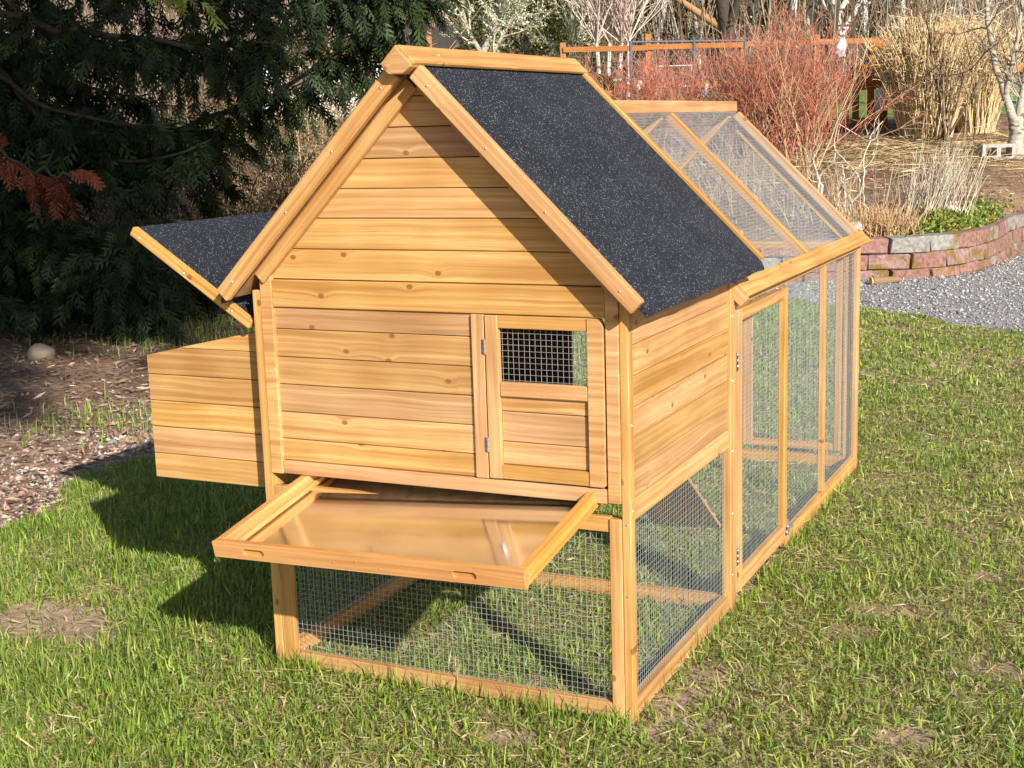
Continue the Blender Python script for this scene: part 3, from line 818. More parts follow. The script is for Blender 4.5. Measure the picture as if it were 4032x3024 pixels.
# ladder ramp from the pop hole
lr = empty("ramp", (0.62, 1.15, 0.25), coop)
ra, rb = Vector((0.625, 0.815, 0.535)), Vector((0.625, 1.525, 0.012))
board("ramp_board", lr, ra, rb, FRX, 0.25, 0.012, 'wood')
rdv = (rb - ra).normalized(); rn = Vector((0, -rdv[2], rdv[1])).normalized()
for i in range(7):
    c = ra + (rb - ra) * (0.08 + i * 0.14) + rn * 0.0125
    board("cleat", lr, c - Vector((0.12, 0, 0)), c + Vector((0.12, 0, 0)), tuple(rdv), 0.018, 0.012, 'trim')

# nails along the side wall ends and corner post
for z in (0.50, 0.70, 0.93):
    disc("screw", coop, (1.0006, 0.016, z), (1, 0, 0), 0.0024)
for z in (0.02, 0.30, 0.47): disc("screw", coop, (0.990, -0.0006, z), (0, -1, 0), 0.003)
for z in (0.10, 0.28, 0.46, 0.66, 0.84): disc("screw", coop, (1.0036, 0.80, z), (1, 0, 0), 0.0022)

# ------------------------------------------------------------------ RETAINING WALL
rwall = tag(empty("retaining_wall", gp(3, 11.8)), "low curved retaining wall of mossy red blocks at the edge of the gravel", "wall")
def block_mesh(i, ln, h=0.131, dp=0.20):
    key = ('blk', i, round(ln, 3))
    me = _cache.get(key)
    if me is None:
        rg = np.random.default_rng(100 + i)
        bm = bmesh.new(); bmesh.ops.create_cube(bm, size=1.0)
        bmesh.ops.scale(bm, vec=(ln, dp, h), verts=bm.verts)
        bmesh.ops.bevel(bm, geom=list(bm.edges), offset=0.008, segments=1, affect='EDGES')
        for v in bm.verts: v.co += Vector(rg.normal(0, 0.004, 3))
        me = bpy.data.meshes.new("block"); bm.to_mesh(me); bm.free(); me.materials.append(M['brick']); _cache[key] = me
    return me
# walk along the curve
sv = np.linspace(-1.6, 6.4, 1600); pv = np.stack([gp(0, 0)[0] + sv * R2[0] + wall_d(sv) * F2[0], gp(0, 0)[1] + sv * R2[1] + wall_d(sv) * F2[1]], 1)
arc = np.concatenate([[0], np.cumsum(np.linalg.norm(np.diff(pv, axis=0), axis=1))])
BL = 0.37
for course in range(3):
    s0 = (course % 2) * BL / 2 + 0.07
    k = 0
    while s0 + BL < arc[-1]:
        c = np.array([np.interp(s0 + BL / 2, arc, pv[:, j]) for j in range(2)])
        e = np.array([np.interp(s0 + BL, arc, pv[:, j]) for j in range(2)]) - np.array([np.interp(s0, arc, pv[:, j]) for j in range(2)])
        e /= np.linalg.norm(e); back = np.array([-e[1], e[0]])
        if back @ F2 < 0: back = -back
        c = c + back * (0.10 + course * 0.014)
        ang = math.atan2(e[1], e[0]) + random.gauss(0, 0.02)
        W = Matrix.Translation((c[0], c[1], -0.008 + course * 0.136 + random.gauss(0, 0.002))) @ Matrix.Rotation(ang, 4, 'Z')
        mesh_obj("block", block_mesh(k % 5, BL - random.choice([0.008, 0.012, 0.018, 0.03])), None, rwall, W)
        s0 += BL; k += 1

# ------------------------------------------------------------------ grass, chips, stones
PATCH = [(-0.80, 0.02, 0.27, 0.15), (1.17, 0.04, 0.10, 0.07), (1.60, 0.16, 0.08, 0.07), (1.08, 0.30, 0.06, 0.10), (0.86, -0.40, 0.09, 0.08), (1.42, 0.95, 0.11, 0.06), (1.75, 0.62, 0.12, 0.08), (1.35, 0.75, 0.08, 0.06),
         (1.62, 1.35, 0.09, 0.06), (0.72, 0.12, 0.16, 0.06), (0.75, -0.17, 0.1, 0.05), (1.06, 0.12, 0.05, 0.2), (-1.3, -0.2, 0.15, 0.1), (1.95, 1.0, 0.12, 0.08)]
def bare(x, y):
    b = np.zeros_like(x)
    for px, py, rx_, ry_ in PATCH:
        d = ((x - px) / rx_) ** 2 + ((y - py) / ry_) ** 2
        b = np.maximum(b, 1 - sstep(0.35, 1.6, d + 0.5 * hnoise(x * 7, y * 7) + 0.35 * hnoise(x * 23 + 2, y * 19)))
    return b
def blades(n, x, y, hgt, wid, lean, cols, flat=False):
    """curved blades: two bends, tip pointed"""
    z = terrain(x, y) + 0.004
    az = rng.uniform(0, 2 * math.pi, n)
    dx, dy = np.cos(az), np.sin(az)
    faz = az + math.pi / 2 + rng.normal(0, 0.5, n)
    wx, wy = np.cos(faz) * wid / 2, np.sin(faz) * wid / 2
    th = np.clip(lean * 0.75, 0, 1.45); t1 = th * 0.45; t2 = np.clip(th * 1.35, 0, 1.75)
    l1, u1 = np.sin(t1) * hgt * 0.5, np.cos(t1) * hgt * 0.5
    l2, u2 = l1 + np.sin(t2) * hgt * 0.5, u1 + np.cos(t2) * hgt * 0.5
    u2 = np.maximum(u2, 0.004)
    V = np.zeros((n, 5, 3))
    V[:, 0] = np.stack([x - wx, y - wy, z - 0.006], 1); V[:, 1] = np.stack([x + wx, y + wy, z - 0.006], 1)
    mx, my, mz = x + dx * l1, y + dy * l1, z + u1
    V[:, 2] = np.stack([mx - wx * 0.85, my - wy * 0.85, mz], 1); V[:, 3] = np.stack([mx + wx * 0.85, my + wy * 0.85, mz], 1)
    V[:, 4] = np.stack([x + dx * l2, y + dy * l2, z + u2], 1)
    b = (np.arange(n) * 5)[:, None]
    Q = b + np.array([[0, 1, 3, 2]]); T = b + np.array([[2, 3, 4]])
    return V.reshape(-1, 3), [T, Q], np.clip(np.repeat(cols, 5, 0), 0, 1)
gs = Soup()
def scatter(x0, x1, y0, y1, dens):
    n = int((x1 - x0) * (y1 - y0) * dens)
    return rng.uniform(x0, x1, n), rng.uniform(y0, y1, n)
GREENS = [(0.25, 0.36, 0.045), (0.32, 0.43, 0.06), (0.20, 0.31, 0.042), (0.41, 0.47, 0.095), (0.15, 0.24, 0.035), (0.27, 0.40, 0.08)]
STRAW = [(0.52, 0.45, 0.20), (0.62, 0.55, 0.32), (0.42, 0.36, 0.16), (0.54, 0.42, 0.24)]
for (x0, x1, y0, y1, dens, hs_, ws_) in [(-2.2, 2.7, -1.3, 1.7, 21500, 1.0, 1.4), (-2.4, 2.4, 1.7, 4.2, 10000, 1.0, 1.75), (-3.2, 2.6, 4.2, 9.3, 4600, 1.05, 2.5)]:
    x, y = scatter(x0, x1, y0, y1, dens)
    s, D_ = to_sd(x, y)
    b = bare(x, y)
    clump = 0.5 + 0.5 * hnoise(x * 3.3, y * 3.3)
    keep = in_lawn(x, y) & (rng.random(len(x)) < (1 - np.where(x > 0.5, 0.80, 0.97) * b) * (0.70 + 0.30 * clump)) & (np.abs(s) < 0.40 * D_ + 0.5)
    # nothing grows through the timber of the coop's base rails
    keep &= ~((x > 0.96) & (x < 1.005) & (y > 0) & (y < 2.56)) & ~((x > -0.005) & (x < 0.035) & (y > 0) & (y < 2.56)) & ~((y > -0.006) & (y < 0.022) & (x > 0) & (x < 1))
    x, y, clump = x[keep], y[keep], clump[keep]
    n = len(x)
    dryness = np.clip(0.22 + 0.24 * hnoise(x * 1.7 + 4, y * 1.7) + 0.13 * (x > 0.6), 0.04, 0.6)
    straw = rng.random(n) < dryness
    cols = colmix(n, GREENS, 0.2); cols[straw] = colmix(int(straw.sum()), STRAW, 0.18)
    h = rng.gamma(6, 0.0060, n) * hs_ * (0.72 + 0.5 * clump)
    lush = (x < 0.0)
    h = np.where(lush, h * 1.1, h * 0.80)
    h = np.where(straw, h * 0.72, h)
    wid = rng.uniform(0.0022, 0.0042, n) * ws_
    lean = np.where(straw, rng.uniform(0.8, 1.9, n), np.abs(rng.normal(np.where(x > 0, 1.0, 0.85), 0.5, n)).clip(0.1, 1.9))
    v, f, c = blades(n, x, y, h, wid, lean, cols)
    gs.add(v, f, c)
# flat thatch of dead blades between the living ones
for (x0, x1, y0, y1, dens, ws_) in [(-2.2, 2.7, -1.3, 1.7, 7500, 1.2), (-2.4, 2.4, 1.7, 4.2, 3000, 1.6), (-3.2, 2.6, 4.2, 9.3, 1000, 2.4)]:
    x, y = scatter(x0, x1, y0, y1, dens); s, D_ = to_sd(x, y)
    k = in_lawn(x, y) & (rng.random(len(x)) > 0.85 * bare(x, y)) & (np.abs(s) < 0.40 * D_ + 0.5) & ~((x > -0.01) & (x < 1.01) & (y > -0.01) & (y < 0.03)); x, y = x[k], y[k]; n = len(x)
    d = rdir(n); d[:, 2] *= 0.18
    v, f = cards(np.stack([x, y, terrain(x, y) + rng.uniform(0.006, 0.026, n)], 1), d, norm(np.array([0, 0, 1.0]) + rng.normal(0, 0.4, (n, 3))), rng.uniform(0.02, 0.07, n), rng.uniform(0.0022, 0.0042, n) * ws_)
    gs.add(v, f, np.repeat(colmix(n, STRAW + [(0.42, 0.42, 0.13), (0.36, 0.38, 0.10), (0.46, 0.44, 0.16)], 0.2), 4, 0))
n = 120; cx_, cy_ = rng.uniform(-1.7, 2.1, n), rng.uniform(-0.9, 3.5, n)
x = np.repeat(cx_, 22) + rng.normal(0, 0.035, n * 22); y = np.repeat(cy_, 22) + rng.normal(0, 0.035, n * 22)
k = in_lawn(x, y) & ~((x > -0.03) & (x < 1.03) & (y > -0.03) & (y < 2.6)); x, y = x[k], y[k]; n = len(x)
v, f = cards(np.stack([x, y, terrain(x, y) + rng.uniform(0.015, 0.04, n)], 1), rdir(n) * np.array([1, 1, 0.3]), norm(np.array([0, 0, 1.0]) + rng.normal(0, 0.35, (n, 3))), rng.uniform(0.008, 0.017, n), rng.uniform(0.007, 0.014, n))
gs.add(v, f, np.repeat(colmix(n, [(0.14, 0.27, 0.05), (0.20, 0.33, 0.07), (0.11, 0.21, 0.04)], 0.15), 4, 0))
# taller tufts hugging the base rails
tx = np.concatenate([rng.uniform(0, 1, 900), np.full(700, 1.0) + rng.uniform(0.008, 0.05, 700), rng.uniform(-0.05, -0.008, 500)])
tyy = np.concatenate([rng.uniform(-0.045, -0.008, 900), rng.uniform(0, 2.56, 700), rng.uniform(0, 2.5, 500)])
k = rng.random(len(tx)) < (0.5 + 0.5 * hnoise(tx * 9, tyy * 9)).clip(0, 1) * (1 - 0.8 * bare(tx, tyy))
tx, tyy = tx[k], tyy[k]; n = len(tx)
v, f, c = blades(n, tx, tyy, rng.gamma(8, 0.0072, n), rng.uniform(0.0025, 0.004, n), np.abs(rng.normal(0.6, 0.35, n)), colmix(n, GREENS, 0.2)); gs.add(v, f, c)
# sparse weeds in the gravel and mulch on the left
x = np.concatenate([rng.normal(-3.3, 0.5, 900), rng.normal(-2.6, 0.3, 500), rng.normal(-4.6, 0.5, 700), rng.normal(-4.0, 0.4, 600)])
y = np.concatenate([rng.normal(4.6, 0.35, 900), rng.normal(2.3, 0.25, 500), rng.normal(4.9, 0.4, 700), rng.normal(5.6, 0.3, 600)])
n = len(x)
v, f, c = blades(n, x, y, rng.gamma(6, 0.009, n), rng.uniform(0.004, 0.007, n), np.abs(rng.normal(0.4, 0.3, n)), colmix(n, GREENS + STRAW[:1], 0.2)); gs.add(v, f, c)
grass = mesh_obj("grass", gs.mesh("grass", M['blade']), None)
tag(grass, "short green lawn grass with dry straw blades and bare spots around the coop", "grass", kind="stuff")

def stones(n, x, y, size, cols, zoff=0.0, flat=0.6):
    base = np.array([[1, 0, 0], [-1, 0, 0], [0, 1, 0], [0, -1, 0], [0, 0, 1], [0, 0, -0.6]], float)
    tri = np.array([[0, 2, 4], [2, 1, 4], [1, 3, 4], [3, 0, 4], [2, 0, 5], [1, 2, 5], [3, 1, 5], [0, 3, 5]])
    az = rng.uniform(0, 6.28, n); ca, sa = np.cos(az), np.sin(az)
    V = base[None] * (1 + rng.normal(0, 0.22, (n, 6, 3))) * size[:, None, None] * np.array([1, 0.75, flat])
    X = V[..., 0] * ca[:, None] - V[..., 1] * sa[:, None]; Y = V[..., 0] * sa[:, None] + V[..., 1] * ca[:, None]
    V = np.stack([X + x[:, None], Y + y[:, None], V[..., 2] + (terrain(x, y) + zoff)[:, None]], -1)
    F = (np.arange(n) * 6)[:, None, None] + tri[None]
    return V.reshape(-1, 3), [F.reshape(-1, 3)], np.repeat(cols, 6, 0)
st = Soup()
n = 26000
s_ = rng.uniform(0.8, 6.0, n); D_ = rng.uniform(7.8, 13.2, n)
x = CAM[0] + s_ * R2[0] + D_ * F2[0]; y = CAM[1] + s_ * R2[1] + D_ * F2[1]
k = (y > lawn_far(x) - 0.03) & (D_ < wall_d(s_) - 0.02)
x, y = x[k], y[k]; n = len(x)
v, f, c = stones(n, x, y, rng.gamma(5, 0.0019, n), colmix(n, [(0.15, 0.16, 0.18), (0.25, 0.25, 0.27), (0.34, 0.325, 0.30), (0.46, 0.44, 0.40), (0.36, 0.31, 0.26), (0.2, 0.2, 0.22), (0.5, 0.48, 0.45)], 0.15), 0.006); st.add(v, f, c)
n = 4500
y = rng.uniform(-0.6, 3.4, n); x = lawn_left(y) - np.abs(rng.normal(0, 0.45, n)) + 0.08
v, f, c = stones(n, x, y, rng.gamma(3.2, 0.0034, n), colmix(n, [(0.26, 0.17, 0.12), (0.40, 0.27, 0.20), (0.46, 0.35, 0.27), (0.24, 0.22, 0.21), (0.54, 0.45, 0.37), (0.34, 0.21, 0.15)], 0.18), 0.004); st.add(v, f, c)
tag(mesh_obj("gravel", st.mesh("gravel", M['twig']), None), "loose grey and tan gravel beside the lawn", "gravel", kind="stuff")

# bark chips, straw and twigs on the mulch
ch = Soup()
def chips(n, x, y, ln, wd, cols, tilt=0.25, dz=0.008):
    d = rdir(n); d[:, 2] *= tilt; d = norm(d); nr_ = norm(np.array([0, 0, 1.0]) + rng.normal(0, 0.35, (n, 3)))
    c0 = np.stack([x, y, terrain(x, y) + dz + rng.uniform(0, 0.012, n)], 1)
    v, f = cards(c0, d, nr_, ln, wd); ch.add(v, f, np.repeat(cols, 4, 0))
n = 30000
x = -1.6 - 6 * rng.random(n) ** 1.4; y = rng.uniform(-0.3, 9, n); k = ~in_lawn(x, y); x, y = x[k], y[k]; n = len(x)
chips(n, x, y, rng.uniform(0.02, 0.09, n), rng.uniform(0.006, 0.02, n), colmix(n, [(0.42, 0.28, 0.19), (0.20, 0.13, 0.09), (0.30, 0.21, 0.15), (0.12, 0.075, 0.05), (0.40, 0.30, 0.22), (0.26, 0.15, 0.10)], 0.2))
n = 20000
s_ = rng.uniform(-2, 9, n); D_ = rng.uniform(11.8, 22, n); k = D_ > wall_d(s_) + 0.2; s_, D_ = s_[k], D_[k]; n = len(s_)
x = CAM[0] + s_ * R2[0] + D_ * F2[0]; y = CAM[1] + s_ * R2[1] + D_ * F2[1]
chips(n, x, y, rng.uniform(0.03, 0.14, n), rng.uniform(0.008, 0.022, n), colmix(n, [(0.30, 0.19, 0.12), (0.46, 0.33, 0.20), (0.20, 0.12, 0.08), (0.56, 0.43, 0.26)], 0.2))
n = 3800                                                   # fallen reed straw round the pampas
s_ = rng.normal(5.3, 1.0, n); D_ = rng.normal(17.6, 1.1, n); k = D_ > wall_d(s_) + 0.4; s_, D_ = s_[k], D_[k]; n = len(s_)
x = CAM[0] + s_ * R2[0] + D_ * F2[0]; y = CAM[1] + s_ * R2[1] + D_ * F2[1]
chips(n, x, y, rng.uniform(0.2, 0.8, n), rng.uniform(0.010, 0.018, n), colmix(n, [(0.58, 0.44, 0.22), (0.66, 0.52, 0.30), (0.44, 0.33, 0.18)], 0.15), 0.08, 0.012)
tag(mesh_obj("mulch_chips", ch.mesh("mulch_chips", M['twig']), None), "brown bark chips and dry straw covering the garden beds", "mulch", kind="stuff")
# dead leaves and clippings in the lawn
dl = Soup()
n = 900
x, y = rng.uniform(-1.9, 2.2, n), rng.uniform(-1.0, 4, n); k = in_lawn(x, y); x, y = x[k], y[k]; n = len(x)
d = rdir(n); d[:, 2] *= 0.2
v, f = cards(np.stack([x, y, terrain(x, y) + rng.uniform(0.012, 0.03, n)], 1), d, norm(np.array([0, 0, 1.0]) + rng.normal(0, 0.4, (n, 3))), rng.uniform(0.015, 0.06, n), rng.uniform(0.003, 0.009, n))
dl.add(v, f, np.repeat(colmix(n, [(0.5, 0.40, 0.24), (0.36, 0.24, 0.12), (0.6, 0.52, 0.36)], 0.2), 4, 0))
tag(mesh_obj("dry_clippings", dl.mesh("dry_clippings", M['twig']), None), "dry clippings and dead leaf bits scattered over the lawn", "clippings", kind="stuff")

# ------------------------------------------------------------------ small things on the ground
def rock(name, c, r, label, seed, mat='rock'):
    rg = np.random.default_rng(seed)
    bm = bmesh.new(); bmesh.ops.create_icosphere(bm, subdivisions=3, radius=1.0)
    k_ = rg.normal(0, 1, (6, 3))
    for v in bm.verts:
        p = np.array(v.co); q = 1 + 0.07 * sum(math.sin(2.2 * (p @ kk) + i) for i, kk in enumerate(k_)) * 0.6
        v.co = Vector(p * q * np.array(r))
    for f_ in bm.faces: f_.smooth = True
    me = bpy.data.meshes.new(name); bm.to_mesh(me); bm.free(); me.materials.append(M[mat])
    return tag(mesh_obj(name, me, None, None, Matrix.Translation(Vector(c))), label, "rock")
rock("rock", gp(-3.05, 8.75, 0.035), (0.105, 0.085, 0.065), "rounded tan rock lying on the mulch under the dark conifer", 3)
# split log on the gravel
lg = tag(empty("split_log", gp(3.05, 11.2)), "short split log lying on the gravel in front of the block wall", "log")
p0 = gp(3.00, 11.22, 0.035); p1 = gp(3.25, 11.26, 0.028)
P = np.linspace(p0, p1, 6)[None] + rng.normal(0, 0.003, (1, 6, 3))
v, f = tubes(P, np.array([[0.040, 0.039, 0.036, 0.032, 0.027, 0.02]]), 9)
so = Soup(); so.add(v, f, (0.24, 0.16, 0.09)); mesh_obj("bark", so.mesh("bark", M['twig']), None, lg)
v, f = tubes(np.array([[p0 + (p0 - p1) * 0.035, p0 + (p1 - p0) * 0.01]]), np.array([[0.036, 0.037]]), 9)
so = Soup(); so.add(v, f, (0.66, 0.42, 0.12)); so.add(v[:9], [np.array([[0, 1, 2], [0, 2, 3], [0, 3, 4], [0, 4, 5], [0, 5, 6], [0, 6, 7], [0, 7, 8]])], (0.66, 0.42, 0.12))
mesh_obj("cut_end", so.mesh("cut_end", M['twig']), None, lg)
# concrete block
cb = gp(5.98, 16.7, 0.0)
bm = bmesh.new()
def lp(pts):
    vs = [bm.verts.new((p[0], p[1], 0)) for p in pts]
    for i in range(len(vs)): bm.edges.new((vs[i], vs[(i + 1) % len(vs)]))
lp([(-0.2, 0), (0.2, 0), (0.2, 0.19), (-0.2, 0.19)])
for cx_ in (-0.092, 0.092): lp([(cx_ - 0.066, 0.04), (cx_ + 0.066, 0.04), (cx_ + 0.066, 0.15), (cx_ - 0.066, 0.15)])
bmesh.ops.triangle_fill(bm, use_beauty=True, use_dissolve=False, edges=list(bm.edges))
r = bmesh.ops.extrude_face_region(bm, geom=list(bm.faces)); bmesh.ops.translate(bm, vec=(0, 0, -0.2), verts=[v for v in r['geom'] if isinstance(v, bmesh.types.BMVert)])
bmesh.ops.recalc_face_normals(bm, faces=bm.faces)
me = bpy.data.meshes.new("concrete_block"); bm.to_mesh(me); bm.free(); me.materials.append(M['concrete'])
e1 = Vector((R2[0], R2[1], -0.02)).normalized(); e2 = Vector((0, 0, 1)); e3 = e1.cross(e2)
tag(mesh_obj("concrete_block", me, None, None, Matrix(((e1[0], e2[0], e3[0], cb[0]), (e1[1], e2[1], e3[1], cb[1]), (e1[2], e2[2], e3[2], cb[2]), (0, 0, 0, 1)))), "grey hollow concrete block lying on its side beside the pale tree trunk", "concrete block")
# crumpled white sheet by the groundcover
def crumple(name, c, sz, label, cat, mat='white', seed=1):
    rg = np.random.default_rng(seed); bm = bmesh.new(); bmesh.ops.create_icosphere(bm, subdivisions=2, radius=1.0)
    for v in bm.verts: v.co = Vector((np.array(v.co) * (1 + rg.normal(0, 0.14, 3))) * np.array(sz))
    me = bpy.data.meshes.new(name); bm.to_mesh(me); bm.free(); me.materials.append(M[mat])
    return tag(mesh_obj(name, me, None, None, Matrix.Translation(Vector(c)) @ Matrix.Rotation(0.35, 4, 'Y')), label, cat)
crumple("crumpled_paper", gp(4.22, 12.95, 0.05), (0.16, 0.04, 0.05), "crumpled white paper lying beside the green groundcover", "paper")
crumple("dried_hydrangea_head", gp(3.02, 11.85, 0.10), (0.07, 0.06, 0.07), "pale tan dried flower head on top of the block wall", "flower", 'palebark', 4)

# ------------------------------------------------------------------ plants
def plant(name, loc, label, cat, group=None):
    return tag(empty(name, loc), label, cat, group)
def part_mesh(par, name, soup, mat):
    base = Vector(WM[par.name].to_translation())
    me = soup.mesh(name, M[mat])
    n_ = len(me.vertices); co = np.empty(n_ * 3, np.float32); me.vertices.foreach_get("co", co)
    co = co.reshape(-1, 3) - np.array(base, np.float32); me.vertices.foreach_set("co", co.ravel()); me.update()
    return mesh_obj(name, me, None, par, Matrix.Translation(base))
def taper(n, k, r0, r1): return np.linspace(1, 0, k)[None] * (np.broadcast_to(r0, (n,)) - np.broadcast_to(r1, (n,)))[:, None] + np.broadcast_to(r1, (n,))[:, None]

def fan_shrub(name, loc, label, cat, n0, h, spread, cols, r0=0.006, levels=((2.0, 0.45, 0.5),), curl=0.10, lift=0.06, base_r=0.15, k=8, lean=(0, 0), cols2=None, mat='twig', stem_name="stems"):
    """upright shrub: n0 stems from the base, side twigs by level (per-stem count, length share, spread)"""
    t = plant(name, loc, label, cat)
    so = Soup()
    b = np.array(loc) + np.stack([rng.normal(0, base_r, n0), rng.normal(0, base_r, n0), np.zeros(n0)], 1); b[:, 2] = terrain(b[:, 0], b[:, 1]) - 0.01
    az = rng.uniform(0, 6.283, n0); tl = np.abs(rng.normal(0, spread, n0))
    d = np.stack([np.cos(az) * tl + lean[0], np.sin(az) * tl + lean[1], np.ones(n0)], 1)
    ln = h * rng.uniform(0.6, 1.05, n0)
    P = grow(b, d, ln, k, curl, lift)
    v, f = tubes(P, taper(n0, k, r0 * rng.uniform(0.6, 1.2, n0), r0 * 0.25)); so.add(v, f, np.repeat(colmix(n0, cols), k * 3, 0))
    cur, rr_ = P, r0 * 0.5
    for cnt, share, sp in levels:
        n1 = int(cnt * len(cur)); p, tg, tt, ii = pick(cur, n1, 0.25, 0.98)
        d1 = norm(tg + rdir(n1) * sp + np.array([0, 0, 0.15]))
        P1 = grow(p, d1, h * share * rng.uniform(0.4, 1.1, n1) * (1.15 - 0.6 * tt), 5, curl * 1.2, lift)
        v, f = tubes(P1, taper(n1, 5, rr_, rr_ * 0.4)); so.add(v, f, np.repeat(colmix(n1, cols2 or cols), 15, 0))
        cur, rr_ = P1, rr_ * 0.7
    part_mesh(t, stem_name, so, mat)
    return t, P, cur

RED = [(0.50, 0.15, 0.10), (0.42, 0.11, 0.08), (0.55, 0.21, 0.14), (0.36, 0.12, 0.085), (0.50, 0.28, 0.18), (0.42, 0.26, 0.17)]
fan_shrub("red_twig_dogwood", gp(3.45, 17.8), "large red twigged bare shrub behind the far end of the run", "shrub", 150, 1.7, 0.66, RED + [(0.46, 0.30, 0.16)], 0.009, ((6, 0.42, 0.8), (3.0, 0.22, 1.0)), 0.11, 0.05, 0.30)
fan_shrub("red_twig_dogwood", gp(2.15, 18.4), "lower red twigged bare shrub in front of the pipe gate", "shrub", 150, 1.4, 0.75, RED, 0.008, ((5, 0.45, 0.8), (2.5, 0.25, 1.0)), 0.12, 0.05, 0.5)
fan_shrub("red_twig_dogwood", gp(4.12, 18.9), "reddish bare shrub between the tall red shrub and the timber stand", "shrub", 60, 1.15, 0.5, RED + [(0.40, 0.24, 0.14)], 0.010, ((4, 0.45, 0.8), (1.5, 0.25, 0.9)), 0.12, 0.06, 0.2)
fan_shrub("arching_shrub", gp(3.55, 16.6), "tan arching bare shrub with long pale stems in front of the red shrub", "shrub", 12, 1.7, 0.8, [(0.42, 0.30, 0.17), (0.50, 0.34, 0.18), (0.34, 0.22, 0.13)], 0.012, ((5, 0.4, 0.8),), 0.07, -0.02, 0.10)
fan_shrub("bare_shrub", gp(6.0, 18.6), "dark stemmed bare shrub standing in front of the dry pampas clumps", "shrub", 13, 1.85, 0.42, [(0.16, 0.12, 0.075), (0.24, 0.19, 0.12), (0.12, 0.085, 0.06)], 0.020, ((3, 0.4, 0.7), (2, 0.2, 0.8)), 0.06, 0.05, 0.12)
fan_shrub("lavender_shrub", gp(4.0, 12.9), "dry grey stemmed shrub rising behind the green groundcover", "shrub", 150, 0.72, 0.25, [(0.52, 0.45, 0.33), (0.42, 0.36, 0.26), (0.60, 0.53, 0.40)], 0.0055, ((1.2, 0.35, 0.4),), 0.05, 0.02, 0.16, lean=(0.25, 0.14))
fan_shrub("heather_shrub", gp(3.28, 12.05), "low rounded tan heather shrub on top of the block wall", "shrub", 420, 0.30, 0.75, [(0.46, 0.28, 0.14), (0.56, 0.36, 0.19), (0.36, 0.20, 0.10), (0.60, 0.42, 0.24)], 0.006, ((1.5, 0.4, 0.6),), 0.14, 0.05, 0.13, k=5)
fan_shrub("contorted_shrub", gp(3.32, 13.4), "pale contorted shrub with twisted white branches behind the wall", "shrub", 6, 1.15, 0.24, [(0.62, 0.57, 0.48), (0.52, 0.46, 0.37)], 0.016, ((2.5, 0.3, 0.9), (1.0, 0.15, 1.0)), 0.34, 0.24, 0.14, k=16)
fan_shrub("dry_weeds", gp(3.0, 12.7), "thin dry weed stalks standing beside the contorted shrub", "weeds", 55, 0.65, 0.28, [(0.46, 0.36, 0.22), (0.36, 0.26, 0.16), (0.55, 0.46, 0.30)], 0.005, ((1.5, 0.3, 0.5),), 0.08, 0.03, 0.30)
fan_shrub("dry_weeds", gp(2.4, 14.2), "tangle of brown dry stalks seen above the run's roof", "weeds", 120, 0.75, 0.4, [(0.40, 0.28, 0.17), (0.30, 0.20, 0.12), (0.50, 0.38, 0.24)], 0.006, ((2, 0.35, 0.6),), 0.12, 0.02, 0.6)
fan_shrub("brown_bush", gp(-2.35, 14.7), "dome of tangled brown arching stems behind the coop roof", "shrub", 620, 2.75, 0.62, [(0.30, 0.20, 0.12), (0.40, 0.29, 0.17), (0.22, 0.14, 0.085), (0.45, 0.38, 0.22)], 0.0085, ((3, 0.30, 0.9),), 0.10, -0.13, 0.60, k=13)
fan_shrub("brown_bush", gp(-4.2, 15.2), "low brown tangled bush glimpsed through the conifer boughs", "shrub", 240, 1.4, 0.7, [(0.30, 0.21, 0.13), (0.40, 0.30, 0.19), (0.24, 0.16, 0.10)], 0.008, ((3, 0.35, 0.9),), 0.13, -0.12, 0.40, k=9)

# groundcover
gc = plant("groundcover", gp(4.05, 12.75), "green and yellow leafy groundcover spilling along the wall top", "plant")
n = 5200
s_ = rng.normal(4.12, 0.42, n); D_ = wall_d(s_) + 0.25 + np.abs(rng.normal(0, 0.25, n))
p = np.stack([CAM[0] + s_ * R2[0] + D_ * F2[0], CAM[1] + s_ * R2[1] + D_ * F2[1]], 1)
hgt = 0.10 * np.exp(-((s_ - 3.95) / 0.25) ** 2) + 0.03
c0 = np.concatenate([p, (terrain(p[:, 0], p[:, 1]) + rng.random(n) * hgt)[:, None]], 1)
so = Soup(); v, f = cards(c0, rdir(n) + np.array([0, 0, 0.2]), rdir(n), rng.uniform(0.025, 0.05, n), rng.uniform(0.018, 0.032, n))
so.add(v, f, np.repeat(colmix(n, [(0.12, 0.20, 0.03), (0.20, 0.28, 0.05), (0.36, 0.36, 0.07), (0.08, 0.12, 0.025), (0.30, 0.28, 0.07)], 0.2), 4, 0))
part_mesh(gc, "leaves", so, 'leaf')

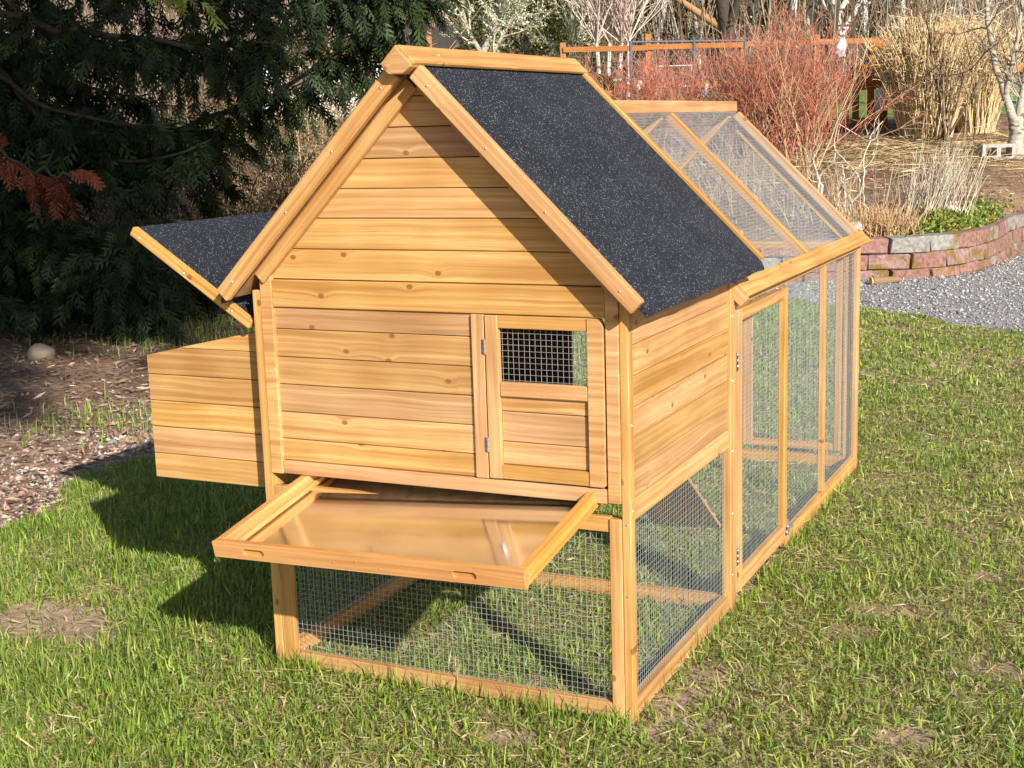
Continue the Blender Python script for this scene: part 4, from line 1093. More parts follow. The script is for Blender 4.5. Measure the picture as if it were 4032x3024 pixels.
# pampas clumps
def pampas(loc, h, rad, label, n=1500):
    t = plant("pampas_grass", loc, label, "ornamental grass", "dry pampas clumps")
    so = Soup()
    az = rng.uniform(0, 6.283, n); rr_ = rad * 0.80 * np.sqrt(rng.random(n))
    b = np.array(loc) + np.stack([np.cos(az) * rr_, np.sin(az) * rr_, np.zeros(n)], 1)
    out = rr_ / rad
    d = np.stack([np.cos(az) * out * 0.16, np.sin(az) * out * 0.16, np.ones(n)], 1)
    ln = h * rng.uniform(0.5, 1.12, n) * (1.05 - 0.25 * out); k = 9
    # upright stalks whose tops curl over
    P = np.zeros((n, k, 3)); P[:, 0] = b; d = norm(d + rng.normal(0, 0.06, (n, 3)))
    bend = np.stack([np.cos(az), np.sin(az), np.zeros(n)], 1) * rng.uniform(0.5, 1.2, (n, 1)) + rng.normal(0, 0.4, (n, 3))
    for i in range(1, k):
        w_ = max(0, (i - 4) / 4)
        d = norm(d + rng.normal(0, 0.05, (n, 3)) + w_ * (bend * 0.09 + np.array([0, 0, -0.10])))
        P[:, i] = P[:, i - 1] + d * (ln / (k - 1))[:, None]
    v, f = tubes(P, taper(n, k, 0.009, 0.005)); so.add(v, f, np.repeat(colmix(n, [(0.70, 0.54, 0.30), (0.76, 0.61, 0.37), (0.60, 0.43, 0.22), (0.52, 0.37, 0.2)], 0.15), k * 3, 0))
    m_ = n * 2; p, tg, tt, ii = pick(P, m_, 0.35, 1.0)
    L1 = grow(p, norm(tg + rdir(m_) * 0.9), rng.uniform(0.10, 0.24, m_), 4, 0.15, -0.22)
    v, f = tubes(L1, taper(m_, 4, 0.005, 0.002)); so.add(v, f, np.repeat(colmix(m_, [(0.74, 0.58, 0.34), (0.80, 0.66, 0.42), (0.62, 0.46, 0.25)], 0.15), 12, 0))
    part_mesh(t, "stalks", so, 'twig')
pampas(gp(5.88, 19.3), 1.62, 0.44, "tall dry golden pampas clump beside the timber stand")
pampas(gp(6.68, 19.6), 1.55, 0.30, "dry golden pampas clump leaning towards the pale forked tree", 1300)

# generic bare tree
def tree(name, loc, label, forks, bark, twig_cols, r0, height, n_tw=(40, 160), first=0.35, spread=0.5, curl=0.06, lean=(0, 0), group=None, leaves=None, twig_len=(0.28, 0.14), crown_name="crown", low=0.3, tw_r=0.35):
    t = tag(empty(name, loc), label, "tree", group)
    so = Soup(); k = 12
    P0 = grow(np.array([loc]) - np.array([[0, 0, 0.08]]), np.array([[lean[0], lean[1], 1.0]]), height, k, curl * 0.5, 0.05)
    rad = taper(1, k, r0, r0 * 0.18); rad[0, 0] *= 1.25
    v, f = tubes(P0, rad, 9); so.add(v, f)
    p, tg, tt, _ = pick(P0, forks, first, 0.8)
    d = norm(tg + norm(rdir(forks) * np.array([1, 1, 0.2])) * spread)
    P1 = grow(p, d, height * 0.62 * rng.uniform(0.7, 1.1, forks) * (1.1 - tt), 10, curl, 0.05)
    r1 = r0 * 0.62 * (1.15 - tt)
    v, f = tubes(P1, taper(forks, 10, r1, r1 * 0.2), 6); so.add(v, f)
    part_mesh(t, "trunk", so, bark)
    so = Soup()
    src = np.concatenate([P1, P0[:, np.linspace(4, 11, 10).astype(int)]], 0)
    p, tg, tt, _ = pick(src, n_tw[0], low, 1.0)
    P2 = grow(p, norm(tg + rdir(n_tw[0]) * 0.8), height * twig_len[0] * rng.uniform(0.5, 1.1, n_tw[0]), 7, curl * 2, 0.04)
    v, f = tubes(P2, taper(n_tw[0], 7, r0 * tw_r * 0.45, r0 * 0.06)); so.add(v, f, np.repeat(colmix(n_tw[0], twig_cols), 21, 0))
    p, tg, tt, _ = pick(P2, n_tw[1], 0.2, 1.0)
    P3 = grow(p, norm(tg + rdir(n_tw[1]) * 0.8), height * twig_len[1] * rng.uniform(0.4, 1.1, n_tw[1]), 5, curl * 2.2, 0.03)
    v, f = tubes(P3, taper(n_tw[1], 5, r0 * tw_r * 0.2, r0 * 0.035)); so.add(v, f, np.repeat(colmix(n_tw[1], twig_cols), 15, 0))
    if leaves:
        cnt, size, cols = leaves
        p, tg, tt, _ = pick(np.concatenate([P3, P2[:, :5]], 0), cnt, 0.0, 1.0)
        v, f = cards(p + rng.normal(0, 0.02, (cnt, 3)), rdir(cnt), rdir(cnt), size * rng.uniform(0.6, 1.3, cnt), size * rng.uniform(0.4, 0.8, cnt)); so.add(v, f, np.repeat(colmix(cnt, cols, 0.2), 4, 0))
    part_mesh(t, crown_name, so, 'twig')
    return t
# pale forked tree at the right edge
t = tag(empty("forked_tree", gp(6.27, 16.9)), "pale barked small tree with forked mossy trunk beside the concrete block", "tree")
b0 = gp(6.27, 16.9, -0.05)
def sdz(ds, dD, z): return b0 + np.array([ds * R2[0] + dD * F2[0], ds * R2[1] + dD * F2[1], z])
so = Soup()
def limb(pts, r0_, r1_, sides=8):
    P = np.array([np.array([np.interp(q, np.linspace(0, 1, len(pts)), [p[j] for p in pts]) for j in range(3)]) for q in np.linspace(0, 1, 12)])[None]
    P[0, 1:-1] += rng.normal(0, 0.008, (10, 3))
    v, f = tubes(P, taper(1, 12, r0_, r1_), sides); so.add(v, f); return P
L0 = limb([sdz(0, 0, 0), sdz(-0.01, 0, 0.25), sdz(-0.03, 0, 0.52)], 0.105, 0.085, 10)
LA = limb([sdz(-0.05, 0, 0.46), sdz(-0.16, 0.0, 0.80), sdz(-0.28, 0.02, 1.15), sdz(-0.40, 0.05, 1.7), sdz(-0.42, 0.1, 2.6)], 0.055, 0.02)
LB = limb([sdz(0.0, 0, 0.46), sdz(0.08, 0.05, 0.85), sdz(0.13, 0.1, 1.3), sdz(0.20, 0.1, 2.5)], 0.055, 0.02)
LC = limb([sdz(-0.16, 0.0, 0.80), sdz(-0.12, -0.1, 1.2), sdz(-0.05, -0.1, 1.7), sdz(0.02, -0.1, 2.5)], 0.035, 0.015)
part_mesh(t, "trunk", so, 'palebark')
so = Soup(); src = np.concatenate([LA, LB, LC], 0)
p, tg, tt, _ = pick(src, 40, 0.2, 1.0); P2 = grow(p, norm(tg * 0.5 + rdir(40)), rng.uniform(0.3, 1.1, 40), 8, 0.14, 0.04)
v, f = tubes(P2, taper(40, 8, 0.012, 0.004)); so.add(v, f, np.repeat(colmix(40, [(0.40, 0.35, 0.26), (0.28, 0.22, 0.15)]), 24, 0))
p, tg, tt, _ = pick(P2, 130, 0.2, 1.0); P3 = grow(p, norm(tg + rdir(130) * 0.8), rng.uniform(0.1, 0.45, 130), 5, 0.15, 0.04)
v, f = tubes(P3, taper(130, 5, 0.006, 0.003)); so.add(v, f, np.repeat(colmix(130, [(0.40, 0.34, 0.24), (0.30, 0.22, 0.15)]), 15, 0))
part_mesh(t, "crown", so, 'twig')

LICHEN = [(0.55, 0.56, 0.40), (0.48, 0.50, 0.33), (0.62, 0.60, 0.47), (0.45, 0.38, 0.28)]
tree("lichen_tree", gp(-0.95, 26), "leaning bare tree crusted with pale green lichen above the roof ridge", 9, 'palebark', LICHEN, 0.10, 3.4, (90, 420), 0.08, 1.0, 0.09, (0.55, 0.26), leaves=(5200, 0.05, LICHEN[:3]), low=0.1, tw_r=0.5)
tree("lichen_tree", gp(1.25, 27), "small bare tree with pale lichen spots behind the ridge's far end", 7, 'palebark', [(0.50, 0.42, 0.30), (0.55, 0.50, 0.36)], 0.06, 3.2, (70, 300), 0.2, 0.8, 0.10, leaves=(2200, 0.06, [(0.66, 0.60, 0.44), (0.58, 0.52, 0.36)]), low=0.1, tw_r=0.5)
# pale multi-stemmed tree
t = plant("multi_stem_tree", gp(1.95, 25), "pale pinkish multi stemmed bare tree with a vase of fine twigs", "tree")
so = Soup()
b = np.stack([gp(s_, 25 + dd) for s_, dd in ((1.74, 0), (1.9, 0.1), (2.06, 0), (2.24, 0.1))])
P0 = grow(b, np.array([[-0.05, 0, 1], [0.0, 0, 1], [0.03, 0, 1], [0.05, 0, 1.0]]), 1.15, 6, 0.03, 0.0)
v, f = tubes(P0, taper(4, 6, 0.045, 0.035), 7); so.add(v, f); part_mesh(t, "trunk", so, 'whitebark')
so = Soup(); PK = [(0.60, 0.48, 0.41), (0.66, 0.56, 0.50), (0.50, 0.38, 0.31)]
p = P0[rng.integers(0, 4, 90), 5]; P1 = grow(p, np.stack([rng.normal(0, 0.42, 90), rng.normal(0, 0.42, 90), np.ones(90)], 1), rng.uniform(1.2, 2.3, 90), 8, 0.05, 0.03)
v, f = tubes(P1, taper(90, 8, 0.014, 0.005)); so.add(v, f, np.repeat(colmix(90, PK), 24, 0))
p, tg, tt, _ = pick(P1, 600, 0.15, 1.0); P2 = grow(p, norm(tg + rdir(600) * 0.5), rng.uniform(0.25, 0.8, 600), 5, 0.08, 0.04)
v, f = tubes(P2, taper(600, 5, 0.007, 0.004)); so.add(v, f, np.repeat(colmix(600, PK), 15, 0)); part_mesh(t, "crown", so, 'twig')

# evergreens in the middle distance
def evergreen(loc, h, rad, label, cols, n=9000, size=0.11, name="evergreen_shrub"):
    t = tag(empty(name, loc), label, "tree")
    so = Soup(); v, f = tubes(np.array([[np.array(loc) - [0, 0, .05], np.array(loc) + [0, 0, h * 0.5], np.array(loc) + [0, 0, h * 0.95]]]), np.array([[0.09, 0.06, 0.02]]), 7); so.add(v, f); part_mesh(t, "trunk", so, 'darkbark')
    so = Soup(); q = rng.random(n) ** 0.8; zz_ = q * h
    prof = rad * np.sqrt(np.maximum(0.02, 1 - (q * 1.02 - 0.25) ** 2 / 0.62))
    az = rng.uniform(0, 6.283, n); lob = 1 + 0.22 * np.sin(az * 5 + zz_ * 4) + 0.15 * np.sin(az * 11 - zz_ * 7)
    rr_ = prof * lob * rng.uniform(0.55, 1.0, n) ** 0.5
    c0 = np.array(loc) + np.stack([np.cos(az) * rr_, np.sin(az) * rr_, zz_], 1)
    dd = norm(np.stack([np.cos(az), np.sin(az), rng.normal(0.2, 0.5, n)], 1) + rdir(n) * 0.6)
    v, f = cards(c0, dd, rdir(n), size * rng.uniform(0.6, 1.4, n), size * 0.45 * rng.uniform(0.6, 1.3, n)); so.add(v, f, np.repeat(colmix(n, cols, 0.25), 4, 0))
    part_mesh(t, "crown", so, 'leaf')
EV = [(0.065, 0.085, 0.022), (0.10, 0.12, 0.03), (0.045, 0.06, 0.018), (0.15, 0.15, 0.04)]
evergreen(gp(0.55, 30), 3.4, 1.25, "dense olive green evergreen shrub behind the roof ridge", EV)
evergreen(gp(1.45, 31), 2.6, 0.9, "smaller evergreen shrub with bronze tinted foliage beside the olive one", [(0.12, 0.11, 0.03), (0.09, 0.085, 0.025), (0.18, 0.15, 0.05)], 5000)
evergreen(gp(1.62, 22.5), 0.75, 0.26, "small dark evergreen bush just behind the roof's far corner", EV[:3], 2600, 0.06)

# ------------------------------------------------------------------ fences, stand, gate
def rail_z(s, D): return gp(s, D)[2]
fe = tag(empty("timber_fence", gp(4, 24)), "orange stained post and rail fence crossing behind the red shrubs", "fence")
fs = [1.05, 2.51, 4.13, 5.4, 6.6]
for s_ in fs:
    a = gp(s_, 24, -0.1); b = a.copy(); b[2] = 2.74 if s_ != 2.51 else 2.84
    board("post", fe, a, b, (R2[0], R2[1], 0), 0.10, 0.10, 'fence', 0.004)
for s0, s1 in zip(fs[:-1], fs[1:]):
    for z, wd_ in ((2.62, 0.09), (1.98, 0.09)):
        a, b = gp(s0, 23.93), gp(s1, 23.93); a[2] = z; b[2] = z - 0.012
        board("rail", fe, a, b, (0, 0, 1), wd_, 0.04, 'fence', 0.004)
v0 = gp(1.05, 24); wf = Soup(); segs = []
for s_ in np.arange(1.05, 6.6, 0.10): segs.append([gp(s_, 24), gp(s_, 24) + np.array([0, 0, 1.1])])
for z in np.arange(1.6, 2.6, 0.10): segs.append([np.append(gp(1.05, 24)[:2], z), np.append(gp(6.6, 24)[:2], z)])
v, f = tubes(np.array(segs), np.full((len(segs), 2), 0.004), 4); wf.add(v, f, (0.12, 0.12, 0.13)); o = part_mesh(fe, "wire_mesh", wf, 'twig'); o["kind"] = "stuff"
pg = tag(empty("pipe_gate", gp(3, 23)), "dark metal pipe gate with horizontal rails behind the lower red shrub", "gate")
def pipe(par, a, b, r=0.022, mat='blackpipe', name="rail"):
    so = Soup(); v, f = tubes(np.array([[a, b]]), np.full((1, 2), r), 8); so.add(v, f); return part_mesh(par, name, so, mat)
def pz(s, D, z): return np.append(gp(s, D)[:2], z)
pipe(pg, pz(2.12, 23, 2.66), pz(4.0, 23, 2.63)); pipe(pg, pz(2.12, 23, 2.07), pz(4.0, 23, 2.06))
for s_ in (2.12, 3.16, 4.0): pipe(pg, pz(s_, 23, 1.40), pz(s_, 23, 2.68), 0.026, name="post")
nst = tag(empty("metal_frame", gp(2.8, 22)), "small grey metal frame hanging before the pipe gate", "frame")
for a, b in (((2.42, 2.22), (2.98, 2.22)), ((2.42, 1.90), (2.98, 1.90)), ((2.42, 1.36), (2.42, 2.22)), ((2.98, 1.36), (2.98, 2.22))):
    pipe(nst, pz(a[0], 22, a[1]), pz(b[0], 22, b[1]), 0.016, 'steel', "bar")
# capped post with short rails
cp = tag(empty("capped_post", gp(1.65, 20)), "orange fence post with a grey cap standing behind the roof corner", "post")
board("post", cp, gp(1.65, 20, -0.1), gp(1.65, 20, 0.80), (R2[0], R2[1], 0), 0.11, 0.11, 'fence', 0.004)
board("cap", cp, pz(1.58, 20, 1.97), pz(1.72, 20, 1.97), (F2[0], F2[1], 0), 0.14, 0.03, 'concrete', 0.004)
for z in (1.60, 1.78): board("rail", cp, pz(1.28, 20.02, z), pz(1.59, 20.02, z), (0, 0, 1), 0.10, 0.04, 'fence', 0.004)
# timber stand
ts = tag(empty("timber_stand", gp(5.5, 20.6)), "golden timber stand with posts and cross beams left of the pampas", "stand")
for s_, D_, z1 in ((5.42, 20.5, 2.30), (5.62, 20.5, 2.02), (5.15, 20.9, 1.95), (5.95, 20.9, 1.95), (5.30, 20.9, 1.95)):
    board("post", ts, gp(s_, D_, -0.1), pz(s_, D_, z1), (R2[0], R2[1], 0), 0.085, 0.085, 'stand', 0.004)
for s0, s1, D_, z in ((5.18, 5.98, 20.44, 2.03), (5.06, 5.72, 20.44, 1.86), (5.36, 5.72, 20.40, 2.33), (5.05, 6.05, 20.96, 1.80)):
    board("beam", ts, pz(s0, D_, z), pz(s1, D_, z), (0, 0, 1), 0.12, 0.045, 'stand', 0.004)
board("panel", ts, pz(5.52, 20.48, 1.20), pz(5.52, 20.48, 1.60), (R2[0], R2[1], 0), 0.16, 0.03, 'stand', 0.004)
tag(board("notice", None, pz(5.55, 20.42, 1.42), pz(5.55, 20.42, 1.72), (R2[0], R2[1], 0), 0.17, 0.008, 'plastic', 0.001), "small white sheet pinned to the golden timber stand", "sheet")
tag(crumple("plastic_tag", pz(5.60, 20.38, 1.92), (0.07, 0.02, 0.05), "", "", 'cyan', 9), "small cyan plastic tag hanging on the timber stand", "tag")
tag(crumple("plastic_bag", pz(5.32, 22.0, 2.40), (0.10, 0.08, 0.16), "", "", 'plastic', 8), "pale plastic bag caught above the red shrubs", "bag")
for i, (s_, D_, z, sz, lab) in enumerate([(2.75, 19.0, 1.75, (0.04, 0.03, 0.13), "upper white scrap hanging in the lower red shrub"), (3.05, 19.0, 1.52, (0.12, 0.03, 0.05), "lower white scrap caught in the lower red shrub"), (2.05, 21.0, 1.92, (0.035, 0.03, 0.09), "white tube beside the metal frame"), (2.28, 21.0, 1.80, (0.05, 0.02, 0.06), "white disc hanging left of the metal frame")]):
    crumple("white_scrap", pz(s_, D_, z), sz, lab, "scrap", 'white', 20 + i)
# right-hand fence with dark posts
f2 = tag(empty("wire_fence", gp(8, 23)), "wire fence with dark posts and an orange rail behind the forked tree", "fence")
for s_ in (7.72, 8.12, 9.2): board("post", f2, gp(s_, 23, -0.1), pz(s_, 23, 2.15), (R2[0], R2[1], 0), 0.06, 0.06, 'blackpipe', 0.003)
board("rail", f2, pz(6.9, 22.95, 2.06), pz(9.6, 22.95, 2.04), (0, 0, 1), 0.13, 0.04, 'fence', 0.004)
board("rail", f2, pz(6.9, 22.95, 1.86), pz(9.6, 22.95, 1.86), (0, 0, 1), 0.05, 0.04, 'blackpipe', 0.004)
segs = [[gp(s_, 23), gp(s_, 23) + np.array([0, 0, 0.62])] for s_ in np.arange(6.9, 9.6, 0.08)] + [[pz(6.9, 23, z), pz(9.6, 23, z)] for z in np.arange(1.45, 2.0, 0.08)]
wf = Soup(); v, f = tubes(np.array(segs), np.full((len(segs), 2), 0.003), 4); wf.add(v, f, (0.45, 0.46, 0.44)); o = part_mesh(f2, "wire_mesh", wf, 'twig'); o["kind"] = "stuff"
tag(board("wooden_stake", None, pz(-0.98, 19.9, 1.1), pz(-1.03, 20, 2.75), (R2[0], R2[1], 0), 0.07, 0.03, 'fence', 0.004), "orange wooden stake poking up behind the front of the roof ridge", "stake")

# ------------------------------------------------------------------ outbuilding seen through the boughs
ob = tag(empty("outbuilding", gp(-3.4, 36)), "low white outbuilding with brown trim seen through the conifer boughs", "building")
W0, W1 = -6.6, -0.6
a, b = pz(W0, 36, 2.45), pz(W1, 36, 2.45)
wd_ = (b - a) / np.linalg.norm(b - a)
for i in range(8):
    z = 1.65 + i * 0.2
    board("siding_board", ob, pz(W0, 36, z), pz(W1, 36, z), (0, 0, 1), 0.195, 0.03, 'white', 0.004)
board("fascia_board", ob, pz(W0 - 0.3, 35.7, 3.30), pz(W1 + 0.3, 35.7, 3.30), (0, 0, 1), 0.16, 0.05, 'fence', 0.005)
board("roof", ob, pz((W0 + W1) / 2, 35.6, 3.38), pz((W0 + W1) / 2, 40, 4.2), (R2[0], R2[1], 0), 6.8, 0.06, 'darkbark', 0.01)
for s_ in (-5.2, -3.6, -1.8):
    wi = board("window", ob, pz(s_, 35.96, 2.5), pz(s_, 35.96, 3.0), (R2[0], R2[1], 0), 0.62, 0.05, 'fence', 0.004)
    board("pane", wi, pz(s_, 35.93, 2.56), pz(s_, 35.93, 2.94), (R2[0], R2[1], 0), 0.50, 0.02, 'glass', 0)
for s_ in (W0, W1):
    board("corner_board", ob, pz(s_, 35.97, 1.5), pz(s_, 35.97, 3.2), (R2[0], R2[1], 0), 0.16, 0.06, 'fence', 0.004)
    board("side_wall", ob, pz(s_, 38, 1.5), pz(s_, 38, 3.25), (F2[0], F2[1], 0), 3.9, 0.06, 'white', 0.004)

# ------------------------------------------------------------------ woodland behind
BR = [(0.20, 0.15, 0.10), (0.28, 0.21, 0.15), (0.14, 0.10, 0.07), (0.34, 0.27, 0.20), (0.24, 0.16, 0.11)]
trunks = [(8.1, 40, 0.13, 'w', "white barked trunk standing above the tall red shrub"), (8.95, 41, 0.16, 'w', "grey white trunk left of the orchard ladder's right side"), (9.85, 40, 0.15, 'w', "pale trunk rising behind the pampas's left side"), (10.9, 42, 0.17, 'w', "leaning pale trunk above the golden pampas"),
          (5.5, 39, 0.14, 'w', "slim white trunk above the pipe gate"), (6.36, 38, 0.24, 'd', "thick dark trunk with a broken limb above the pipe gate"), (11.5, 41, 0.20, 'd', "dark trunk behind the top of the pampas"), (12.2, 43, 0.16, 'w', "pale trunk between the two pampas clumps"),
          (7.3, 42, 0.10, 'w', "thin grey trunk right of the thick dark trunk"), (4.4, 43, 0.12, 'w', "thin pale trunk behind the multi stemmed tree's right"), (3.0, 44, 0.18, 'd', "dark trunk behind the multi stemmed tree"), (-0.6, 44, 0.16, 'd', "dark trunk far behind the lichen tree"),
          (-2.6, 43, 0.13, 'w', "grey trunk rising behind the outbuilding's right end"), (-4.4, 44, 0.15, 'd', "dark trunk rising behind the outbuilding's middle"), (-6.0, 43, 0.13, 'w', "pale trunk rising behind the outbuilding's left end"), (13.6, 42, 0.15, 'w', "pale trunk behind the forked tree at the picture's edge")]
for s_, D_, r_, kd, lab in trunks:
    tree("woodland_tree", gp(s_, D_), lab, 6, 'whitebark' if kd == 'w' else 'darkbark', BR + [(0.38, 0.33, 0.27)], r_, 9.5, (70, 260), 0.15, 0.7, 0.07, (rng.normal(0, 0.05), rng.normal(0, 0.05)), "woodland trees beyond the fence", low=0.0, twig_len=(0.22, 0.1))
# reddish leaning limb of the dark tree
lb = Soup(); P = grow(np.array([pz(6.3, 38, 3.6)]), np.array([[-R2[0] - 0.1, -R2[1], 0.75]]), 2.2, 8, 0.05, 0.0); v, f = tubes(P, taper(1, 8, 0.13, 0.07), 8); lb.add(v, f, (0.36, 0.20, 0.10))
tag(mesh_obj("broken_limb", lb.mesh("broken_limb", M['twig']), None), "reddish broken limb leaning off the thick dark trunk", "limb")
# orchard ladder
ol = tag(empty("ladder", gp(9.3, 38)), "brown wooden ladder leaning among the woodland trees", "ladder")
for s0, s1 in ((8.95, 9.2), (9.62, 9.45)): board("side_rail", ol, pz(s0, 38, 2.0), pz(s1, 38, 5.4), (R2[0], R2[1], 0), 0.09, 0.06, 'darkbark', 0.004)
for i in range(7): z = 2.5 + i * 0.42; q = (z - 2) / 3.4; board("rung", ol, pz(8.97 + 0.25 * q, 38, z), pz(9.60 - 0.17 * q, 38, z), (0, 0, 1), 0.05, 0.05, 'darkbark', 0.004)
# undergrowth mass
ug = Soup()
n = 4600
s_ = rng.uniform(-17, 19, n); D_ = rng.uniform(37.5, 58, n)
b = np.stack([CAM[0] + s_ * R2[0] + D_ * F2[0], CAM[1] + s_ * R2[1] + D_ * F2[1]], 1); b = np.concatenate([b, terrain(b[:, 0], b[:, 1])[:, None]], 1)
keep = ~((s_ > -7) & (s_ < -0.4) & (D_ < 41)); b = b[keep]; n = len(b)
P = grow(b, np.stack([rng.normal(0, .22, n), rng.normal(0, .22, n), np.ones(n)], 1), rng.gamma(4, 0.85, n), 7, 0.08, 0.03)
v, f = tubes(P, taper(n, 7, rng.uniform(0.012, 0.04, n), 0.006)); ug.add(v, f, np.repeat(colmix(n, BR + [(0.40, 0.34, 0.27)], 0.25), 21, 0))
m_ = 12000; p, tg, tt, _ = pick(P, m_, 0.15, 1.0)
P2 = grow(p, norm(tg + rdir(m_) * 0.9), rng.uniform(0.3, 1.1, m_), 4, 0.15, 0.02)
v, f = tubes(P2, taper(m_, 4, 0.011, 0.005)); ug.add(v, f, np.repeat(colmix(m_, BR, 0.25), 12, 0))
m_ = 22000; p, tg, tt, _ = pick(P2, m_, 0.0, 1.0)
v, f = cards(p, rdir(m_), rdir(m_), rng.uniform(0.05, 0.16, m_), rng.uniform(0.03, 0.08, m_)); ug.add(v, f, np.repeat(colmix(m_, [(0.20, 0.16, 0.09), (0.10, 0.12, 0.04), (0.36, 0.31, 0.20), (0.07, 0.09, 0.03), (0.42, 0.38, 0.28)], 0.25), 4, 0))
tag(mesh_obj("undergrowth", ug.mesh("undergrowth", M['twig']), None), "brown tangle of bare saplings and brush filling the woodland", "undergrowth", kind="stuff")
for i, (s_, D_, h, rad, lab) in enumerate([(4.2, 48, 7.5, 1.9, "dark green conifer in the woodland above the fence's left"), (7.4, 47, 8, 1.8, "yellow green conifer in the woodland above the tall red shrub"), (0.2, 46, 8, 2.0, "dark conifer in the woodland behind the lichen tree"), (11.2, 50, 8, 2.0, "dark conifer in the woodland behind the pampas")]):
    evergreen(gp(s_, D_), h, rad, lab, EV if i != 1 else [(0.11, 0.13, 0.03), (0.15, 0.16, 0.04)], 6000, 0.26, "conifer_tree")

# ------------------------------------------------------------------ cedar on the left
def fronds(so, p, d2, cols, size, rg):
    """flat lacy sprays: an axis with paired scale-leaf twigs"""
    n2 = len(p); nr_ = norm(np.cross(d2, rdir(n2, rg))); sd_ = np.cross(d2, nr_)
    Ls = size * rg.uniform(0.7, 1.4, n2); cl = colmix(n2, cols, 0.22, rg)
    for q, a_, l_ in ((0.0, 0.0, 1.0), (0.12, 0.8, 0.5), (0.22, -0.8, 0.5), (0.38, 0.75, 0.45), (0.5, -0.75, 0.42), (0.66, 0.7, 0.32), (0.76, -0.7, 0.3)):
        v, f = cards(p + d2 * (Ls * q)[:, None], norm(d2 + sd_ * a_), nr_, Ls * l_, Ls * 0.10); so.add(v, f, np.repeat(cl, 4, 0))
def cedar(name, loc, label, height, boughs, rg, clear=0.15, reach=3.6, cols=None, spray=0.085, per=46, subs=11, dead=True, low_az=None):
    t = tag(empty(name, loc), label, "tree"); loc = np.array(loc)
    so = Soup(); k = 10
    P0 = grow(loc[None] - np.array([[0, 0, 0.1]]), np.array([[0.0, 0.0, 1.0]]), height, k, 0.01, 0.05, rg)
    v, f = tubes(P0, taper(1, k, 0.30, 0.04), 10); so.add(v, f)
    zb = clear + (height * 0.92 - clear) * rg.random(boughs) ** 1.25
    az = rg.uniform(0, 2 * math.pi, boughs) if low_az is None else low_az(boughs, zb)
    ln = reach * (1 - 0.72 * zb / height) * rg.uniform(0.75, 1.1, boughs)
    d = np.stack([np.cos(az), np.sin(az), np.full(boughs, 0.10)], 1)
    P = np.zeros((boughs, 14, 3)); P[:, 0] = loc + np.stack([0 * zb, 0 * zb, zb], 1)
    for i in range(1, 14):
        q = i / 13
        d = norm(d + rg.normal(0, 0.05, (boughs, 3)) + np.array([0, 0, 1.0]) * (-0.13 if q < 0.55 else 0.16))
        P[:, i] = P[:, i - 1] + d * (ln / 13)[:, None]
    P[:, :, 2] = np.maximum(P[:, :, 2], loc[2] + 0.12)
    v, f = tubes(P, taper(boughs, 14, 0.035 * (ln / reach) + 0.012, 0.006), 5); so.add(v, f)
    part_mesh(t, "trunk", so, 'darkbark')
    so = Soup()
    m_ = boughs * per
    p, tg, tt, bi = pick(P, m_, 0.12, 1.0, rg)
    side = norm(np.cross(tg, np.array([0, 0, 1.0]))) * np.where(rg.random(m_) < 0.5, -1, 1)[:, None]
    d1 = norm(tg * 0.55 + side * rg.uniform(0.4, 1.0, (m_, 1)) + rg.normal(0, 0.2, (m_, 3)))
    P1 = grow(p, d1, rg.uniform(0.25, 0.75, m_) * (1.15 - 0.5 * tt), 6, 0.06, -0.16, rg)
    P1[:, :, 2] = np.maximum(P1[:, :, 2], loc[2] + 0.03)
    n2 = m_ * subs
    p, tg, tt, bi2 = pick(P1, n2, 0.05, 1.0, rg)
    # each spray: a drooping fan of five flat leaflets
    d2 = norm(tg + rdir(n2, rg) * 0.55 + np.array([0, 0, -0.8]))
    fronds(so, p, d2, cols, spray, rg)
    part_mesh(t, "crown", so, 'leaf')
    return t
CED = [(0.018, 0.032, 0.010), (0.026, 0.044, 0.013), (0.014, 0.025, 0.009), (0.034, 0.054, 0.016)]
rgc = np.random.default_rng(21)
ca = math.atan2(-F2[1], -F2[0])         # towards the viewpoint
ra_ = math.atan2(R2[1], R2[0])          # towards the coop's side
def az_c(n, zb): return np.where(rgc.random(n) < 0.72, rgc.uniform(ca - 0.5, ca + 2.3, n), rgc.uniform(0, 6.283, n))
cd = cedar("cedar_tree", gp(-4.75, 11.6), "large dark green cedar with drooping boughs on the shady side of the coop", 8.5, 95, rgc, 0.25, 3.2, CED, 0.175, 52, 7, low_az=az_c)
# one long bough reaching over behind the ridge, with hanging sprays
def long_bough(par, pts, nbr, name, cols, rg, rmax=0.04, spray=0.13, ln=(0.25, 0.6), droop=-0.2):
    Q = np.array([pz(a_, b_, c_) for a_, b_, c_ in pts]); u = np.linspace(0, 1, len(Q))
    P = np.stack([np.interp(np.linspace(0, 1, 16), u, Q[:, j]) for j in range(3)], 1)[None]
    P[0, 1:-1] += rg.normal(0, 0.015, (14, 3))
    so = Soup(); v, f = tubes(P, taper(1, 16, rmax, 0.008), 6); so.add(v, f); part_mesh(par, "bough", so, 'darkbark')
    so = Soup(); p, tg, tt, _ = pick(P, nbr, 0.15, 1.0, rg)
    P1 = grow(p, norm(tg * 0.5 + rdir(nbr, rg) * 0.8 + np.array([0, 0, -0.15])), rg.uniform(*ln, nbr), 6, 0.08, droop, rg)
    n2 = nbr * 14; p, tg, tt, _ = pick(P1, n2, 0.05, 1.0, rg)
    d2 = norm(tg + rdir(n2, rg) * 0.5 + np.array([0, 0, -0.8]))
    fronds(so, p, d2, cols, spray, rg)
    part_mesh(par, name, so, 'leaf')
CED2 = CED + [(0.045, 0.07, 0.02)]
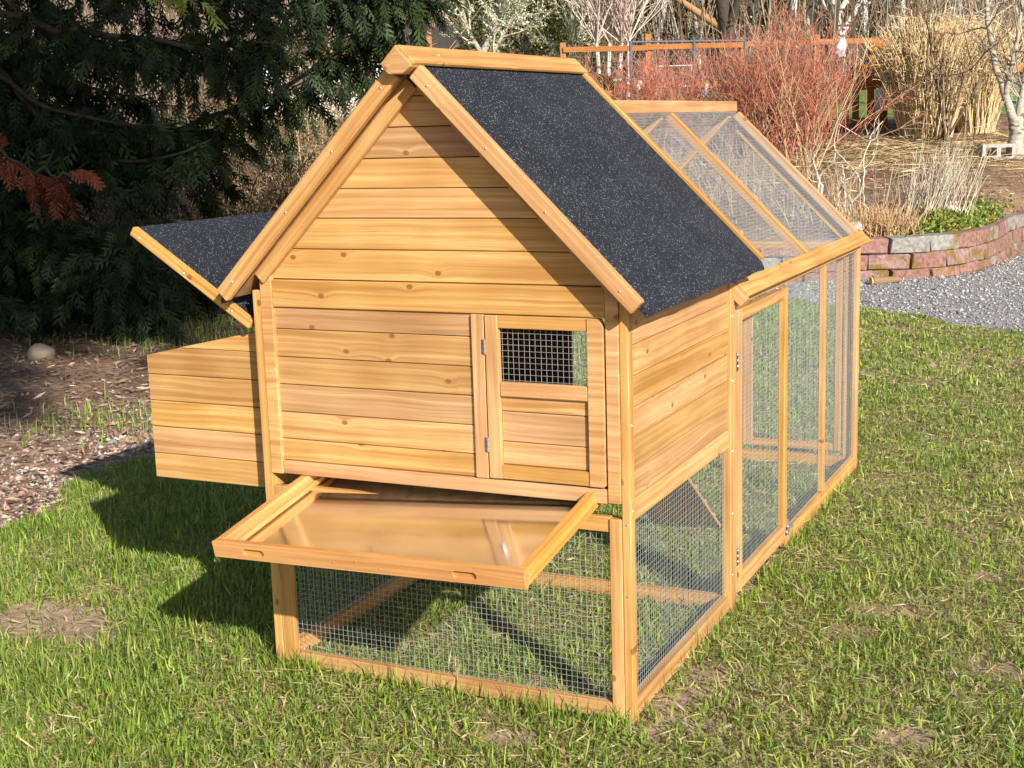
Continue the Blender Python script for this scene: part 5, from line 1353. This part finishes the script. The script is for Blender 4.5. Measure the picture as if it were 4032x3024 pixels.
long_bough(cd, [(-4.7, 11.6, 1.9), (-3.6, 11.3, 1.5), (-2.6, 11.1, 1.42), (-1.9, 11.0, 1.62), (-1.3, 11.0, 1.98), (-0.75, 11.0, 2.28)], 120, "bough_foliage", CED2, rgc)
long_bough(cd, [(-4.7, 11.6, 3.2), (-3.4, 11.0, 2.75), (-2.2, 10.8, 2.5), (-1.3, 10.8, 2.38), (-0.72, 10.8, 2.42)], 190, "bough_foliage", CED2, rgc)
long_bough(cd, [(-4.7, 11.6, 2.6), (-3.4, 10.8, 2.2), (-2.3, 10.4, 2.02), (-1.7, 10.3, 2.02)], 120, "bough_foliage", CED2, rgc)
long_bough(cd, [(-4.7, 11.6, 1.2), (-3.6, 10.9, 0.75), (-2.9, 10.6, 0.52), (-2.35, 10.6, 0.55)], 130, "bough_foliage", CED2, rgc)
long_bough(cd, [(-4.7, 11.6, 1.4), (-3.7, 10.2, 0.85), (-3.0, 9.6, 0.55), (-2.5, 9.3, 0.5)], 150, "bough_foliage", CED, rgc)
o = cd
long_bough(cd, [(-4.4, 10.2, 1.55), (-3.5, 9.7, 1.28), (-3.25, 9.6, 1.15), (-3.0, 9.55, 1.12)], 26, "dead_frond", [(0.20, 0.055, 0.025), (0.15, 0.04, 0.02), (0.26, 0.08, 0.035)], rgc, 0.012, 0.11, (0.12, 0.3))
long_bough(cd, [(-2.3, 9.4, 2.75), (-2.1, 9.1, 2.45), (-2.02, 9.0, 2.25)], 12, "bough_foliage", [(0.22, 0.27, 0.06), (0.28, 0.32, 0.08)], rgc, 0.010, 0.10, (0.1, 0.25))  # small bough whose sunlit look is painted in as a brighter green

# tall conifer out of frame towards the sun: its high crown keeps the cedar and the mulch in shade
rgs = np.random.default_rng(5)
SH = np.array([SUN[0], SUN[1]]); SH /= np.linalg.norm(SH); PN = np.array([-SH[1], SH[0]])
if PN[0] < 0: PN = -PN
def sp(a_, along): return np.array([PN[0] * a_ + SH[0] * along, PN[1] * a_ + SH[1] * along])
def tall_fir(a_, along, z0, z1, rad, label, n=9000):
    c = sp(a_, along); loc = np.array([c[0], c[1], float(terrain(c[0], c[1]))])
    t = tag(empty("tall_fir", loc), label, "tree")
    so = Soup(); v, f = tubes(np.array([[loc - [0, 0, 0.2], loc + [0, 0, z1 * 0.5], loc + [0, 0, z1]]]), np.array([[0.30, 0.22, 0.04]]), 9); so.add(v, f); part_mesh(t, "trunk", so, 'darkbark')
    so = Soup(); q = rgs.random(n); zz_ = z0 + (z1 - z0) * q
    rr_ = rad * np.minimum(1, (1 - q) * 1.8 + 0.05) * np.sqrt(rgs.random(n)); az = rgs.uniform(0, 6.283, n)
    c0 = loc + np.stack([np.cos(az) * rr_, np.sin(az) * rr_, zz_ - 0.15 * rr_], 1)
    dd = norm(np.stack([np.cos(az), np.sin(az), np.full(n, -0.2)], 1) + rdir(n, rgs) * 0.4)
    v, f = cards(c0, dd, norm(np.array([0, 0, 1.0]) + rdir(n, rgs) * 0.6), rgs.uniform(0.4, 0.9, n), rgs.uniform(0.2, 0.4, n)); so.add(v, f, np.repeat(colmix(n, CED, 0.2, rgs), 4, 0))
    part_mesh(t, "crown", so, 'leaf')
tall_fir(-2.7, -18.0, 13.9, 27.0, 4.7, "tall fir with a high bare trunk standing behind the photographer", 16000)
